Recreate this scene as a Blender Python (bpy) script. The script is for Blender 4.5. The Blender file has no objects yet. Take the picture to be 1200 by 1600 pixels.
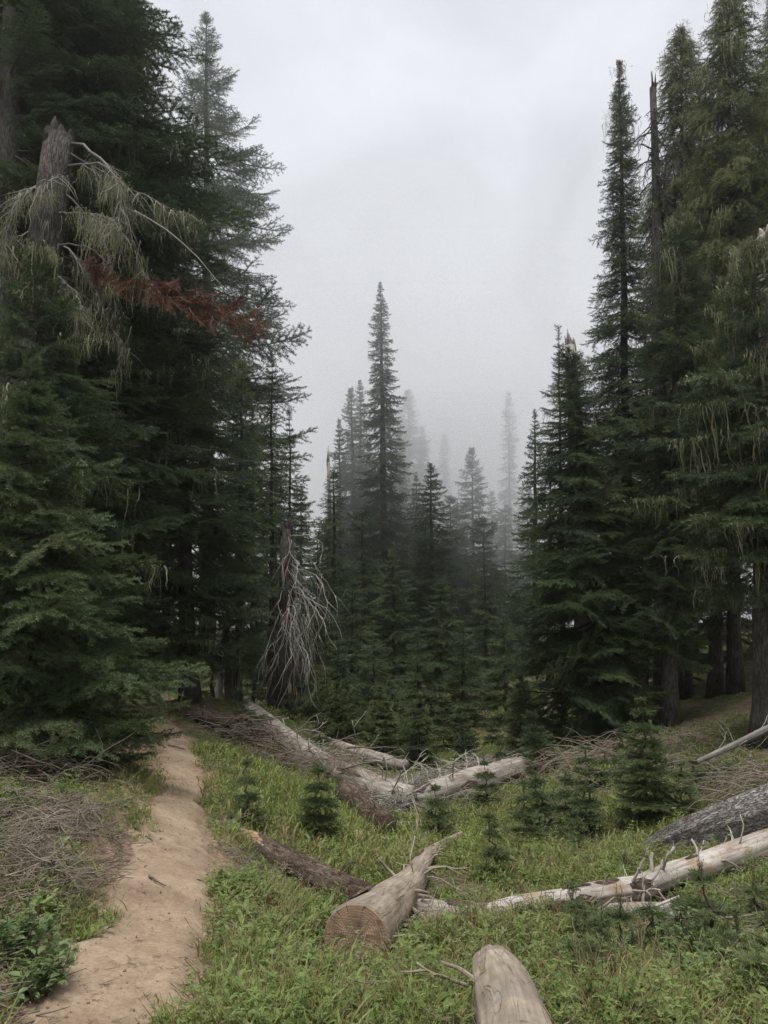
import bpy, math, random
import numpy as np
from mathutils import Vector, Euler, Matrix
R = math.radians
random.seed(7)
rng = np.random.default_rng(7)
sc = bpy.context.scene
col = sc.collection

# ------------------------------------------------------------------ camera
PITCH = R(8.75)
CAMZ = 1.6
cam_d = bpy.data.cameras.new('camera')
cam = bpy.data.objects.new('camera', cam_d)
col.objects.link(cam)
cam.location = (0, 0, CAMZ)
cam.rotation_euler = (R(90) + PITCH, 0, 0)
cam_d.sensor_fit = 'VERTICAL'
cam_d.sensor_height = 36.0
cam_d.lens = 36.0 * 1202.0 / 1600.0
cam_d.clip_start = 0.05
cam_d.clip_end = 2000
sc.camera = cam

# ------------------------------------------------------------------ overcast sky
world = bpy.data.worlds.new('World')
sc.world = world
world.use_nodes = True
nt = world.node_tree
nt.nodes.clear()
def N(t, **kw):
    n = nt.nodes.new(t)
    for k, v in kw.items():
        setattr(n, k, v)
    return n
SUN_EL, SUN_AZ = R(75), R(160)
out = N('ShaderNodeOutputWorld')
bg = N('ShaderNodeBackground')
bg.inputs['Strength'].default_value = 0.10
sky = N('ShaderNodeTexSky', sky_type='NISHITA')
sky.sun_disc = False
sky.sun_elevation = SUN_EL
sky.sun_rotation = SUN_AZ
sky.dust_density = 4.0
hs = N('ShaderNodeHueSaturation')
hs.inputs['Saturation'].default_value = 0.12
tc = N('ShaderNodeTexCoord')
sep = N('ShaderNodeSeparateXYZ')
zc = N('ShaderNodeMath', operation='MAXIMUM'); zc.inputs[1].default_value = 0.0
cie = N('ShaderNodeMapRange')          # overcast: zenith brighter than horizon
cie.inputs[1].default_value = 0.0; cie.inputs[2].default_value = 1.0
cie.inputs[3].default_value = 3.0; cie.inputs[4].default_value = 3.9
cl = N('ShaderNodeTexNoise'); cl.inputs['Scale'].default_value = 2.8
cl.inputs['Detail'].default_value = 5; cl.inputs['Roughness'].default_value = 0.5
cl.inputs['Distortion'].default_value = 0.6
clr = N('ShaderNodeMapRange')
clr.inputs[1].default_value = 0.3; clr.inputs[2].default_value = 0.72
clr.inputs[3].default_value = 0.74; clr.inputs[4].default_value = 1.12
mul = N('ShaderNodeMath', operation='MULTIPLY')
tint = N('ShaderNodeVectorMath', operation='SCALE')
tint.inputs[0].default_value = (0.945, 0.97, 1.035)
mix = N('ShaderNodeMix', data_type='RGBA'); mix.inputs[0].default_value = 0.08
L = nt.links.new
L(tc.outputs['Generated'], sep.inputs[0]); L(sep.outputs['Z'], zc.inputs[0])
L(zc.outputs[0], cie.inputs[0]); L(tc.outputs['Generated'], cl.inputs['Vector'])
L(cl.outputs['Fac'], clr.inputs[0]); L(cie.outputs[0], mul.inputs[0]); L(clr.outputs[0], mul.inputs[1])
L(mul.outputs[0], tint.inputs['Scale'])
L(sky.outputs[0], hs.inputs['Color'])
L(tint.outputs[0], mix.inputs[6]); L(hs.outputs[0], mix.inputs[7])
L(mix.outputs[2], bg.inputs['Color']); L(bg.outputs[0], out.inputs['Surface'])

sun_d = bpy.data.lights.new('sun', 'SUN')
sun_d.energy = 1.5
sun_d.angle = R(30)
sun_d.color = (1.0, 0.97, 0.93)
sun = bpy.data.objects.new('sun', sun_d)
col.objects.link(sun)
sun.rotation_euler = (R(15), 0, R(-20))

sc.view_settings.view_transform = 'Standard'
sc.view_settings.look = 'None'
sc.view_settings.gamma = 1
sc.view_settings.exposure = 1.3
sc.view_settings.use_curve_mapping = False
sc.render.engine = 'CYCLES'
cy = sc.cycles
cy.use_denoising = True
cy.denoiser = 'OPENIMAGEDENOISE'
cy.denoising_prefilter = 'NONE'
cy.use_adaptive_sampling = True
cy.adaptive_threshold = 0.02
cy.max_bounces = 8
cy.diffuse_bounces = 2
cy.glossy_bounces = 1
cy.transmission_bounces = 3
cy.volume_bounces = 3
cy.transparent_max_bounces = 4
cy.sample_clamp_indirect = 6
sc.render.use_persistent_data = False

# ------------------------------------------------------------------ helpers
F = 1202.0
cp, sp_ = math.cos(PITCH), math.sin(PITCH)
def P(px, py, Y):
    """the point at distance Y whose bearing was measured off the photograph"""
    u, v = (px - 600) / F, (800 - py) / F
    y = cp - v * sp_; z = sp_ + v * cp
    return Vector((u / y * Y, Y, CAMZ + z / y * Y))

def hash2(ix, iy, s):
    h = (ix * 374761393 + iy * 668265263 + s * 974634777) & 0x7fffffff
    h = ((h ^ (h >> 13)) * 1274126177) & 0x7fffffff
    return ((h ^ (h >> 16)) & 0xffff) / 65535.0
def vnoise(x, y, s=0):
    x = np.asarray(x, float); y = np.asarray(y, float)
    ix = np.floor(x).astype(np.int64); iy = np.floor(y).astype(np.int64)
    fx = x - ix; fy = y - iy
    fx = fx * fx * (3 - 2 * fx); fy = fy * fy * (3 - 2 * fy)
    a = hash2(ix, iy, s); b = hash2(ix + 1, iy, s); c = hash2(ix, iy + 1, s); d = hash2(ix + 1, iy + 1, s)
    return (a * (1 - fx) + b * fx) * (1 - fy) + (c * (1 - fx) + d * fx) * fy
def fbm(x, y, s=0, o=4):
    t = 0; a = 0.5; f = 1.0
    for k in range(o):
        t = t + a * vnoise(np.asarray(x) * f, np.asarray(y) * f, s + k); a *= 0.5; f *= 2.03
    return t

class MB:
    """collects geometry for one mesh object"""
    def __init__(self):
        self.v = []; self.f = []; self.m = []; self.uv = []; self.n = 0
    def add(self, verts, faces, mat=0, uv=None):
        o = self.n
        self.v.extend(verts); self.n += len(verts)
        for i, f in enumerate(faces):
            self.f.append(tuple(a + o for a in f)); self.m.append(mat)
            self.uv.append(uv[i] if uv else [(0, 0)] * len(f))
    def tube(self, pts, rad, sides=8, mat=0, cap=True, wob=0.0, seed=0, cmat=None, rough=0.0):
        pts = [Vector(p) for p in pts]
        n = len(pts)
        rnd = random.Random(seed)
        ph = [rnd.uniform(0, 6.28) for _ in range(4)]
        verts = []; T0 = None; u0 = rnd.random() * 7
        length = 0.0; ls = []
        prevN = None
        for i, p in enumerate(pts):
            t = (pts[min(i + 1, n - 1)] - pts[max(i - 1, 0)]).normalized()
            if prevN is None:
                a = Vector((0, 0, 1)) if abs(t.z) < 0.9 else Vector((1, 0, 0))
                nn = (a - t * a.dot(t)).normalized()
            else:
                nn = (prevN - t * prevN.dot(t)).normalized()
            prevN = nn; b = t.cross(nn)
            if i: length += (p - pts[i - 1]).length
            ls.append(length)
            for k in range(sides):
                an = 2 * math.pi * k / sides
                w = 1 + wob * (math.sin(2 * an + ph[0] + length * 1.7) * .5 + math.sin(3 * an + ph[1] - length * 2.9) * .35
                               + math.sin(5 * an + ph[2] + length * 5.1) * .2 + rnd.uniform(-.25, .25))
                if rough: w += rough * (float(vnoise([seed * 7 + 5 * math.cos(an) + 3], [5 * math.sin(an) + length * .9], seed)[0]) - .5) + rough * .7 * (float(vnoise([16 * an / 6.283 + seed], [length * 3.1], seed + 2)[0]) - .5)
                verts.append(p + (nn * math.cos(an) + b * math.sin(an)) * rad[i] * w)
        faces = []; uvs = []
        rm = max(rad)
        for i in range(n - 1):
            for k in range(sides):
                k2 = (k + 1) % sides
                faces.append((i * sides + k, i * sides + k2, (i + 1) * sides + k2, (i + 1) * sides + k))
                ua, ub = 6.28 * rm * k / sides + u0, 6.28 * rm * (k + 1) / sides + u0
                uvs.append([(ua, ls[i]), (ub, ls[i]), (ub, ls[i + 1]), (ua, ls[i + 1])])
        self.add(verts, faces, mat, uvs)
        if cap:
            o = self.n - len(verts)
            for end, rev in ((0, True), (n - 1, False)):
                ring = [o + end * sides + k for k in range(sides)]
                if rev: ring = ring[::-1]
                self.f.append(tuple(ring)); self.m.append(mat if cmat is None else cmat)
                self.uv.append([(.5 + .5 * math.cos(6.283 * k / sides), .5 + .5 * math.sin(6.283 * k / sides)) for k in range(sides)])
    def build(self, name, mats, parent=None, smooth=True, link=True):
        me = bpy.data.meshes.new(name)
        me.from_pydata([tuple(v) for v in self.v], [], self.f)
        if not isinstance(mats, (list, tuple)): mats = [mats]
        for m in mats: me.materials.append(m)
        me.polygons.foreach_set('material_index', self.m)
        if smooth: me.polygons.foreach_set('use_smooth', [True] * len(self.f))
        uvl = me.uv_layers.new(name='UVMap')
        flat = np.array([c for f in self.uv for c in f], dtype=np.float32).ravel()
        uvl.data.foreach_set('uv', flat)
        me.update()
        return mk(name, me, parent, link)

def mk(name, me, parent=None, link=True):
    o = bpy.data.objects.new(name, me)
    if link: col.objects.link(o)
    if parent is not None:
        o.parent = parent
        o.matrix_parent_inverse = Matrix.Translation(-parent.location)
    return o

def thing(name, label, cat, loc=(0, 0, 0), group=None):
    o = bpy.data.objects.new(name, None)
    col.objects.link(o)
    o.location = loc
    o.empty_display_size = 0.3
    tag(o, label, cat, group)
    return o
def tag(o, label=None, cat=None, group=None, kind=None):
    if label: o['label'] = label
    if cat: o['category'] = cat
    if group: o['group'] = group
    if kind: o['kind'] = kind
    return o

def tri_mesh(name, verts, tris, mats, midx=None, link=False, smooth=False):
    """fast numpy triangle mesh"""
    me = bpy.data.meshes.new(name)
    nv, nf = len(verts), len(tris)
    me.vertices.add(nv); me.loops.add(nf * 3); me.polygons.add(nf)
    me.vertices.foreach_set('co', np.asarray(verts, np.float32).ravel())
    me.loops.foreach_set('vertex_index', np.asarray(tris, np.int32).ravel())
    me.polygons.foreach_set('loop_start', np.arange(0, nf * 3, 3, dtype=np.int32))
    for m in mats: me.materials.append(m)
    if midx is not None: me.polygons.foreach_set('material_index', np.asarray(midx, np.int32))
    if smooth: me.polygons.foreach_set('use_smooth', np.ones(nf, bool))
    me.update(calc_edges=True)
    return me

# ------------------------------------------------------------------ materials
def material(name):
    m = bpy.data.materials.new(name)
    m.use_nodes = True
    t = m.node_tree
    b = t.nodes['Principled BSDF']
    return m, t, b
def node(t, typ, **kw):
    n = t.nodes.new(typ)
    for k, v in kw.items():
        if k.startswith('i_'):
            n.inputs[k[2:]].default_value = v
        else: setattr(n, k, v)
    return n
def ramp(t, fac, stops):
    r = t.nodes.new('ShaderNodeValToRGB')
    e = r.color_ramp.elements
    while len(e) < len(stops): e.new(0.5)
    for i, (p, c) in enumerate(stops):
        e[i].position = p
        e[i].color = (*c, 1) if len(c) == 3 else c
    if fac is not None: t.links.new(fac, r.inputs['Fac'])
    return r
def noise_tex(t, vec, scale, detail=5, rough=0.55, dist=0.0):
    n = t.nodes.new('ShaderNodeTexNoise')
    n.inputs['Scale'].default_value = scale; n.inputs['Detail'].default_value = detail
    n.inputs['Roughness'].default_value = rough; n.inputs['Distortion'].default_value = dist
    if vec is not None: t.links.new(vec, n.inputs['Vector'])
    return n
def mapping(t, vec, scale):
    m = t.nodes.new('ShaderNodeMapping')
    m.inputs['Scale'].default_value = scale
    t.links.new(vec, m.inputs['Vector'])
    return m.outputs[0]
def bump(t, b, h, strength, dist):
    n = t.nodes.new('ShaderNodeBump')
    n.inputs['Strength'].default_value = strength; n.inputs['Distance'].default_value = dist
    t.links.new(h, n.inputs['Height']); t.links.new(n.outputs[0], b.inputs['Normal'])
def mixc(t, fac, a, b_, blend='MIX'):
    n = t.nodes.new('ShaderNodeMix'); n.data_type = 'RGBA'; n.blend_type = blend
    for s, v in ((0, fac), (6, a), (7, b_)):
        if isinstance(v, (int, float)): n.inputs[s].default_value = v
        elif isinstance(v, tuple): n.inputs[s].default_value = (*v, 1) if len(v) == 3 else v
        else: t.links.new(v, n.inputs[s])
    return n.outputs[2]

def leaf_mat(name, dark, light, rough=0.55, trans=0.2, scale=0.9, third=None, spec=0.25):
    """leaf colour: varies per spray and in drifts through the place"""
    m, t, b = material(name)
    oi = node(t, 'ShaderNodeObjectInfo')
    geo = node(t, 'ShaderNodeNewGeometry')
    nz = noise_tex(t, geo.outputs['Position'], scale, 1)
    nf = noise_tex(t, geo.outputs['Position'], 23.0, 0)
    add = node(t, 'ShaderNodeMath', operation='ADD'); t.links.new(nz.outputs[0], add.inputs[0])
    mu = node(t, 'ShaderNodeMath', operation='MULTIPLY'); mu.inputs[1].default_value = 0.5
    t.links.new(oi.outputs['Random'], mu.inputs[0]); t.links.new(mu.outputs[0], add.inputs[1])
    ad2 = node(t, 'ShaderNodeMath', operation='MULTIPLY_ADD'); ad2.inputs[1].default_value = 0.45
    t.links.new(nf.outputs[0], ad2.inputs[0]); t.links.new(add.outputs[0], ad2.inputs[2])
    st = [(0.55, dark), (1.15, light)]
    mr = node(t, 'ShaderNodeMapRange'); mr.inputs[1].default_value = 0.5; mr.inputs[2].default_value = 1.4
    t.links.new(ad2.outputs[0], mr.inputs[0])
    stops = [(0.0, dark), (0.8, light)] if third is None else [(0.0, dark), (0.6, light), (0.95, third)]
    c = ramp(t, mr.outputs[0], stops)
    t.links.new(c.outputs[0], b.inputs['Base Color'])
    b.inputs['Roughness'].default_value = rough
    b.inputs['Specular IOR Level'].default_value = spec
    if trans > 0:
        tr = node(t, 'ShaderNodeBsdfTranslucent'); t.links.new(c.outputs[0], tr.inputs['Color'])
        mx = node(t, 'ShaderNodeMixShader'); mx.inputs[0].default_value = trans
        t.links.new(b.outputs[0], mx.inputs[1]); t.links.new(tr.outputs[0], mx.inputs[2])
        t.links.new(mx.outputs[0], t.nodes['Material Output'].inputs['Surface'])
    return m

def bark_mat(name, c1, c2, c3, scale=9.0, bstr=0.9, bdist=0.02, vstretch=0.25):
    m, t, b = material(name)
    uv = node(t, 'ShaderNodeTexCoord')
    v = mapping(t, uv.outputs['UV'], (1.0, vstretch, 1))
    vo = node(t, 'ShaderNodeTexVoronoi', feature='DISTANCE_TO_EDGE'); vo.inputs['Scale'].default_value = scale * 2.2
    nz0 = noise_tex(t, v, scale, 4)
    vd = mixc(t, 0.3, v, nz0.outputs['Color'])
    t.links.new(vd, vo.inputs['Vector'])
    nz = noise_tex(t, v, scale * 2.5, 6, 0.65)
    geo = node(t, 'ShaderNodeTexCoord')
    big = noise_tex(t, geo.outputs['Object'], 1.3, 4)
    c = ramp(t, nz.outputs[0], [(0.3, c1), (0.52, c2), (0.72, c3)])
    big2 = ramp(t, big.outputs[0], [(0.35, (0.55, 0.52, 0.5)), (0.65, (1.15, 1.15, 1.15))])
    cc = mixc(t, 1.0, c.outputs[0], big2.outputs[0], 'MULTIPLY')
    cr = ramp(t, vo.outputs['Distance'], [(0.0, (0.45, 0.43, 0.42)), (0.08, (1, 1, 1))])
    cc = mixc(t, 0.8, cc, cr.outputs[0], 'MULTIPLY')
    t.links.new(cc, b.inputs['Base Color'])
    b.inputs['Roughness'].default_value = 0.9
    b.inputs['Specular IOR Level'].default_value = 0.15
    hh = node(t, 'ShaderNodeMath', operation='MULTIPLY_ADD'); hh.inputs[1].default_value = 0.6
    t.links.new(nz.outputs[0], hh.inputs[0]); 
    hr = ramp(t, vo.outputs['Distance'], [(0.0, (0, 0, 0)), (0.14, (1, 1, 1))])
    t.links.new(hr.outputs[0], hh.inputs[2])
    bump(t, b, hh.outputs[0], bstr, bdist)
    return m

def wood_mat(name, c1, c2, c3, patch=None, crack=0.35, pthr=0.56):
    """barkless weathered wood: long streaks, fine checks, blotches"""
    m, t, b = material(name)
    uv = node(t, 'ShaderNodeTexCoord')
    v = mapping(t, uv.outputs['UV'], (1.0, 0.07, 1))
    nz = noise_tex(t, v, 26, 6, 0.65, 0.3)
    c = ramp(t, nz.outputs[0], [(0.28, c1), (0.5, c2), (0.72, c3)])
    big = noise_tex(t, uv.outputs['Object'], 2.2, 5, 0.6)
    br = ramp(t, big.outputs[0], [(0.3, (0.62, 0.6, 0.58)), (0.62, (1.12, 1.1, 1.08))])
    cc = mixc(t, 1.0, c.outputs[0], br.outputs[0], 'MULTIPLY')
    v2 = mapping(t, uv.outputs['UV'], (1.0, 0.10, 1))
    ck = noise_tex(t, v2, 11, 3, 0.5, 1.2)
    ckr = ramp(t, ck.outputs[0], [(0.485, (1, 1, 1)), (0.5, (crack, crack * .93, crack * .88)), (0.512, (1, 1, 1))])
    cc = mixc(t, 0.8, cc, ckr.outputs[0], 'MULTIPLY')
    v3 = mapping(t, uv.outputs['UV'], (0.35, 1.0, 1))
    c3n = noise_tex(t, v3, 7, 3, 0.5, 0.8)
    c3r = ramp(t, c3n.outputs[0], [(0.493, (1, 1, 1)), (0.5, (0.45, 0.42, 0.38)), (0.508, (1, 1, 1))])
    cc = mixc(t, 0.55, cc, c3r.outputs[0], 'MULTIPLY')
    if patch:
        pn = noise_tex(t, uv.outputs['Object'], 3.1, 5, 0.6, 0.4)
        pr = ramp(t, pn.outputs[0], [(pthr, (0, 0, 0)), (pthr + 0.12, (.85, .85, .85))])
        cc = mixc(t, pr.outputs[0], cc, patch)
    t.links.new(cc, b.inputs['Base Color'])
    b.inputs['Roughness'].default_value = 0.85
    b.inputs['Specular IOR Level'].default_value = 0.2
    hm = mixc(t, 0.5, nz.outputs[0], ckr.outputs[0])
    bump(t, b, hm, 0.55, 0.012)
    return m

M_fir = leaf_mat('fir_needles', (0.032, 0.060, 0.029), (0.082, 0.126, 0.053), third=(0.115, 0.14, 0.06))
M_blue = leaf_mat('young_fir_needles', (0.038, 0.064, 0.03), (0.092, 0.135, 0.057), third=(0.14, 0.17, 0.075))
M_cedar = leaf_mat('cedar_sprays', (0.072, 0.10, 0.034), (0.155, 0.18, 0.062), third=(0.20, 0.215, 0.085))
M_sap = leaf_mat('sapling_needles', (0.058, 0.092, 0.033), (0.12, 0.17, 0.06), third=(0.18, 0.21, 0.085))
M_red = leaf_mat('dead_needles', (0.075, 0.026, 0.015), (0.17, 0.062, 0.032), trans=0.1)
M_twig = leaf_mat('twig_bark', (0.05, 0.04, 0.032), (0.12, 0.10, 0.085), trans=0)
M_lichen = leaf_mat('hanging_lichen', (0.11, 0.118, 0.058), (0.25, 0.25, 0.145), third=(0.40, 0.39, 0.255), trans=0.3)
M_grass = leaf_mat('grass_blades', (0.115, 0.162, 0.034), (0.24, 0.29, 0.076), trans=0.35, scale=1.1, third=(0.31, 0.295, 0.13), rough=0.45)
M_dry = leaf_mat('dry_grass', (0.20, 0.155, 0.075), (0.34, 0.28, 0.15), trans=0.3, scale=0.7)
M_forb = leaf_mat('broad_leaves', (0.09, 0.148, 0.037), (0.195, 0.26, 0.077), trans=0.35, scale=1.6, third=(0.24, 0.26, 0.11), rough=0.45)
M_shrub = leaf_mat('shrub_leaves', (0.075, 0.125, 0.04), (0.14, 0.20, 0.075), trans=0.3, scale=2.0, rough=0.45)
M_litter = leaf_mat('dead_twigs', (0.07, 0.05, 0.04), (0.21, 0.17, 0.135), trans=0)
M_brush = leaf_mat('brush_twigs', (0.07, 0.056, 0.044), (0.23, 0.19, 0.15), trans=0, scale=5.0)
M_pale = leaf_mat('bleached_twigs', (0.17, 0.15, 0.128), (0.38, 0.355, 0.315), trans=0, scale=3.0)
M_flower = leaf_mat('yellow_petals', (0.62, 0.45, 0.03), (0.75, 0.58, 0.06), trans=0.2)
M_bark = bark_mat('grey_bark', (0.045, 0.04, 0.036), (0.115, 0.105, 0.095), (0.20, 0.19, 0.175))
M_bark_far = bark_mat('dark_bark', (0.035, 0.03, 0.027), (0.075, 0.066, 0.058), (0.13, 0.12, 0.11))
M_bark_log = bark_mat('fallen_bark', (0.16, 0.15, 0.14), (0.33, 0.315, 0.295), (0.48, 0.46, 0.44), scale=11, bstr=1.0, bdist=0.03, vstretch=0.33)
M_rot = bark_mat('rotting_bark', (0.07, 0.052, 0.04), (0.15, 0.115, 0.09), (0.24, 0.19, 0.155), scale=11, bstr=0.8)
M_snag = wood_mat('snag_wood', (0.13, 0.12, 0.11), (0.27, 0.255, 0.235), (0.42, 0.40, 0.37))
M_limb = leaf_mat('grey_limb_bark', (0.085, 0.075, 0.066), (0.22, 0.205, 0.185), trans=0, scale=4.0)
M_tan = wood_mat('tan_weathered_wood', (0.15, 0.12, 0.09), (0.29, 0.245, 0.195), (0.42, 0.365, 0.30), patch=(0.19, 0.17, 0.145), pthr=0.55)
M_grey = wood_mat('grey_weathered_wood', (0.15, 0.135, 0.115), (0.33, 0.305, 0.27), (0.50, 0.47, 0.43), patch=(0.17, 0.125, 0.092), pthr=0.53)
M_silver = wood_mat('silver_wood', (0.20, 0.18, 0.155), (0.37, 0.345, 0.31), (0.54, 0.52, 0.485), patch=(0.27, 0.19, 0.13), pthr=0.50)
M_orange = wood_mat('split_orange_wood', (0.20, 0.12, 0.07), (0.34, 0.225, 0.14), (0.46, 0.34, 0.23))

def saw_mat():
    m, t, b = material('sawn_end')
    uv = node(t, 'ShaderNodeTexCoord')
    sub = node(t, 'ShaderNodeVectorMath', operation='SUBTRACT'); sub.inputs[1].default_value = (0.47, 0.54, 0)
    t.links.new(uv.outputs['UV'], sub.inputs[0])
    nd = noise_tex(t, uv.outputs['UV'], 4, 3)
    ln = node(t, 'ShaderNodeVectorMath', operation='LENGTH'); t.links.new(sub.outputs[0], ln.inputs[0])
    ad = node(t, 'ShaderNodeMath', operation='MULTIPLY_ADD'); ad.inputs[1].default_value = 0.05
    t.links.new(nd.outputs[0], ad.inputs[0]); t.links.new(ln.outputs['Value'], ad.inputs[2])
    sn = node(t, 'ShaderNodeMath', operation='SINE'); mu = node(t, 'ShaderNodeMath', operation='MULTIPLY'); mu.inputs[1].default_value = 170
    t.links.new(ad.outputs[0], mu.inputs[0]); t.links.new(mu.outputs[0], sn.inputs[0])
    rg = ramp(t, None, [(0.2, (0.225, 0.15, 0.098)), (0.8, (0.29, 0.205, 0.14))])
    mr = node(t, 'ShaderNodeMapRange'); mr.inputs[1].default_value = -1
    t.links.new(sn.outputs[0], mr.inputs[0]); t.links.new(mr.outputs[0], rg.inputs['Fac'])
    bl = noise_tex(t, uv.outputs['UV'], 5, 5, 0.6)
    blr = ramp(t, bl.outputs[0], [(0.35, (0.6, 0.57, 0.55)), (0.65, (1.2, 1.17, 1.12))])
    cc = mixc(t, 1.0, rg.outputs[0], blr.outputs[0], 'MULTIPLY')
    sp = node(t, 'ShaderNodeSeparateXYZ'); t.links.new(sub.outputs[0], sp.inputs[0])
    at = node(t, 'ShaderNodeMath', operation='ARCTAN2'); t.links.new(sp.outputs[0], at.inputs[0]); t.links.new(sp.outputs[1], at.inputs[1])
    cb = node(t, 'ShaderNodeCombineXYZ'); t.links.new(at.outputs[0], cb.inputs[0])
    ml = node(t, 'ShaderNodeMath', operation='MULTIPLY'); ml.inputs[1].default_value = 0.5
    t.links.new(ln.outputs['Value'], ml.inputs[0]); t.links.new(ml.outputs[0], cb.inputs[1])
    cn = noise_tex(t, cb.outputs[0], 1.7, 3, 0.6, 0.6)
    cr = ramp(t, cn.outputs[0], [(0.475, (1, 1, 1)), (0.5, (0.25, 0.22, 0.2)), (0.522, (1, 1, 1))])
    cc = mixc(t, 0.85, cc, cr.outputs[0], 'MULTIPLY')
    sw = mapping(t, uv.outputs['UV'], (3.0, 42.0, 1)); swn = noise_tex(t, sw, 1.0, 3, 0.6)      # chain marks
    swr = ramp(t, swn.outputs[0], [(0.35, (0.72, 0.7, 0.68)), (0.6, (1.1, 1.1, 1.1))])
    cc = mixc(t, 0.8, cc, swr.outputs[0], 'MULTIPLY')
    t.links.new(cc, b.inputs['Base Color']); b.inputs['Roughness'].default_value = 0.85
    bump(t, b, mixc(t, 0.5, cr.outputs[0], swn.outputs[0]), 0.6, 0.012)
    return m
M_saw = saw_mat()

def ground_mat():
    m, t, b = material('forest_floor')
    geo = node(t, 'ShaderNodeNewGeometry')
    n1 = noise_tex(t, geo.outputs['Position'], 0.55, 5, 0.6)
    n2 = noise_tex(t, geo.outputs['Position'], 9, 6, 0.7)
    n3 = noise_tex(t, geo.outputs['Position'], 60, 4, 0.7)
    a = ramp(t, n2.outputs[0], [(0.3, (0.055, 0.042, 0.03)), (0.5, (0.125, 0.095, 0.065)), (0.7, (0.215, 0.165, 0.115))])
    g = ramp(t, n2.outputs[0], [(0.3, (0.03, 0.04, 0.014)), (0.55, (0.065, 0.085, 0.025)), (0.75, (0.12, 0.13, 0.05))])
    f = ramp(t, n1.outputs[0], [(0.40, (0, 0, 0)), (0.56, (1, 1, 1))])
    cc = mixc(t, f.outputs[0], a.outputs[0], g.outputs[0])
    s = ramp(t, n3.outputs[0], [(0.3, (0.6, 0.6, 0.6)), (0.7, (1.25, 1.25, 1.25))])
    cc = mixc(t, 1.0, cc, s.outputs[0], 'MULTIPLY')
    da = node(t, 'ShaderNodeAttribute', attribute_name='dirt')
    dc = ramp(t, n2.outputs[0], [(0.3, (0.15, 0.10, 0.07)), (0.55, (0.27, 0.19, 0.135)), (0.75, (0.36, 0.265, 0.19))])
    cc = mixc(t, da.outputs['Fac'], cc, dc.outputs[0])
    t.links.new(cc, b.inputs['Base Color']); b.inputs['Roughness'].default_value = 0.95
    b.inputs['Specular IOR Level'].default_value = 0.1
    bump(t, b, n2.outputs[0], 0.8, 0.05)
    return m
def trail_mat():
    m, t, b = material('trail_dirt')
    geo = node(t, 'ShaderNodeNewGeometry')
    n1 = noise_tex(t, geo.outputs['Position'], 1.6, 5, 0.6, 0.3)
    n2 = noise_tex(t, geo.outputs['Position'], 38, 6, 0.72)
    n3 = noise_tex(t, geo.outputs['Position'], 190, 3, 0.7)
    n4 = noise_tex(t, geo.outputs['Position'], 7, 5, 0.65, 0.5)
    a = ramp(t, n1.outputs[0], [(0.3, (0.215, 0.158, 0.11)), (0.55, (0.30, 0.23, 0.162)), (0.75, (0.37, 0.29, 0.21))])
    s = ramp(t, n2.outputs[0], [(0.3, (0.72, 0.70, 0.68)), (0.55, (1, 1, 1)), (0.75, (1.16, 1.15, 1.13))])
    cc = mixc(t, 1.0, a.outputs[0], s.outputs[0], 'MULTIPLY')
    s4 = ramp(t, n4.outputs[0], [(0.32, (0.78, 0.75, 0.73)), (0.6, (1.06, 1.06, 1.05))])
    cc = mixc(t, 0.9, cc, s4.outputs[0], 'MULTIPLY')
    s3 = ramp(t, n3.outputs[0], [(0.30, (0.6, 0.57, 0.55)), (0.42, (1, 1, 1)), (0.66, (1, 1, 1)), (0.75, (1.35, 1.32, 1.3))])
    cc = mixc(t, 0.8, cc, s3.outputs[0], 'MULTIPLY')
    t.links.new(cc, b.inputs['Base Color']); b.inputs['Roughness'].default_value = 0.95
    b.inputs['Specular IOR Level'].default_value = 0.1
    h = mixc(t, 0.5, n2.outputs[0], n4.outputs[0])
    bump(t, b, h, 0.6, 0.02)
    return m
M_ground, M_trail = ground_mat(), trail_mat()

def rock_mat():
    m, t, b = material('grey_rock')
    tcn = node(t, 'ShaderNodeTexCoord')
    n = noise_tex(t, tcn.outputs['Object'], 12, 6, 0.7)
    c = ramp(t, n.outputs[0], [(0.3, (0.12, 0.12, 0.125)), (0.7, (0.34, 0.34, 0.345))])
    t.links.new(c.outputs[0], b.inputs['Base Color']); b.inputs['Roughness'].default_value = 0.9
    bump(t, b, n.outputs[0], 0.7, 0.02)
    return m
M_rock = rock_mat()

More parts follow.
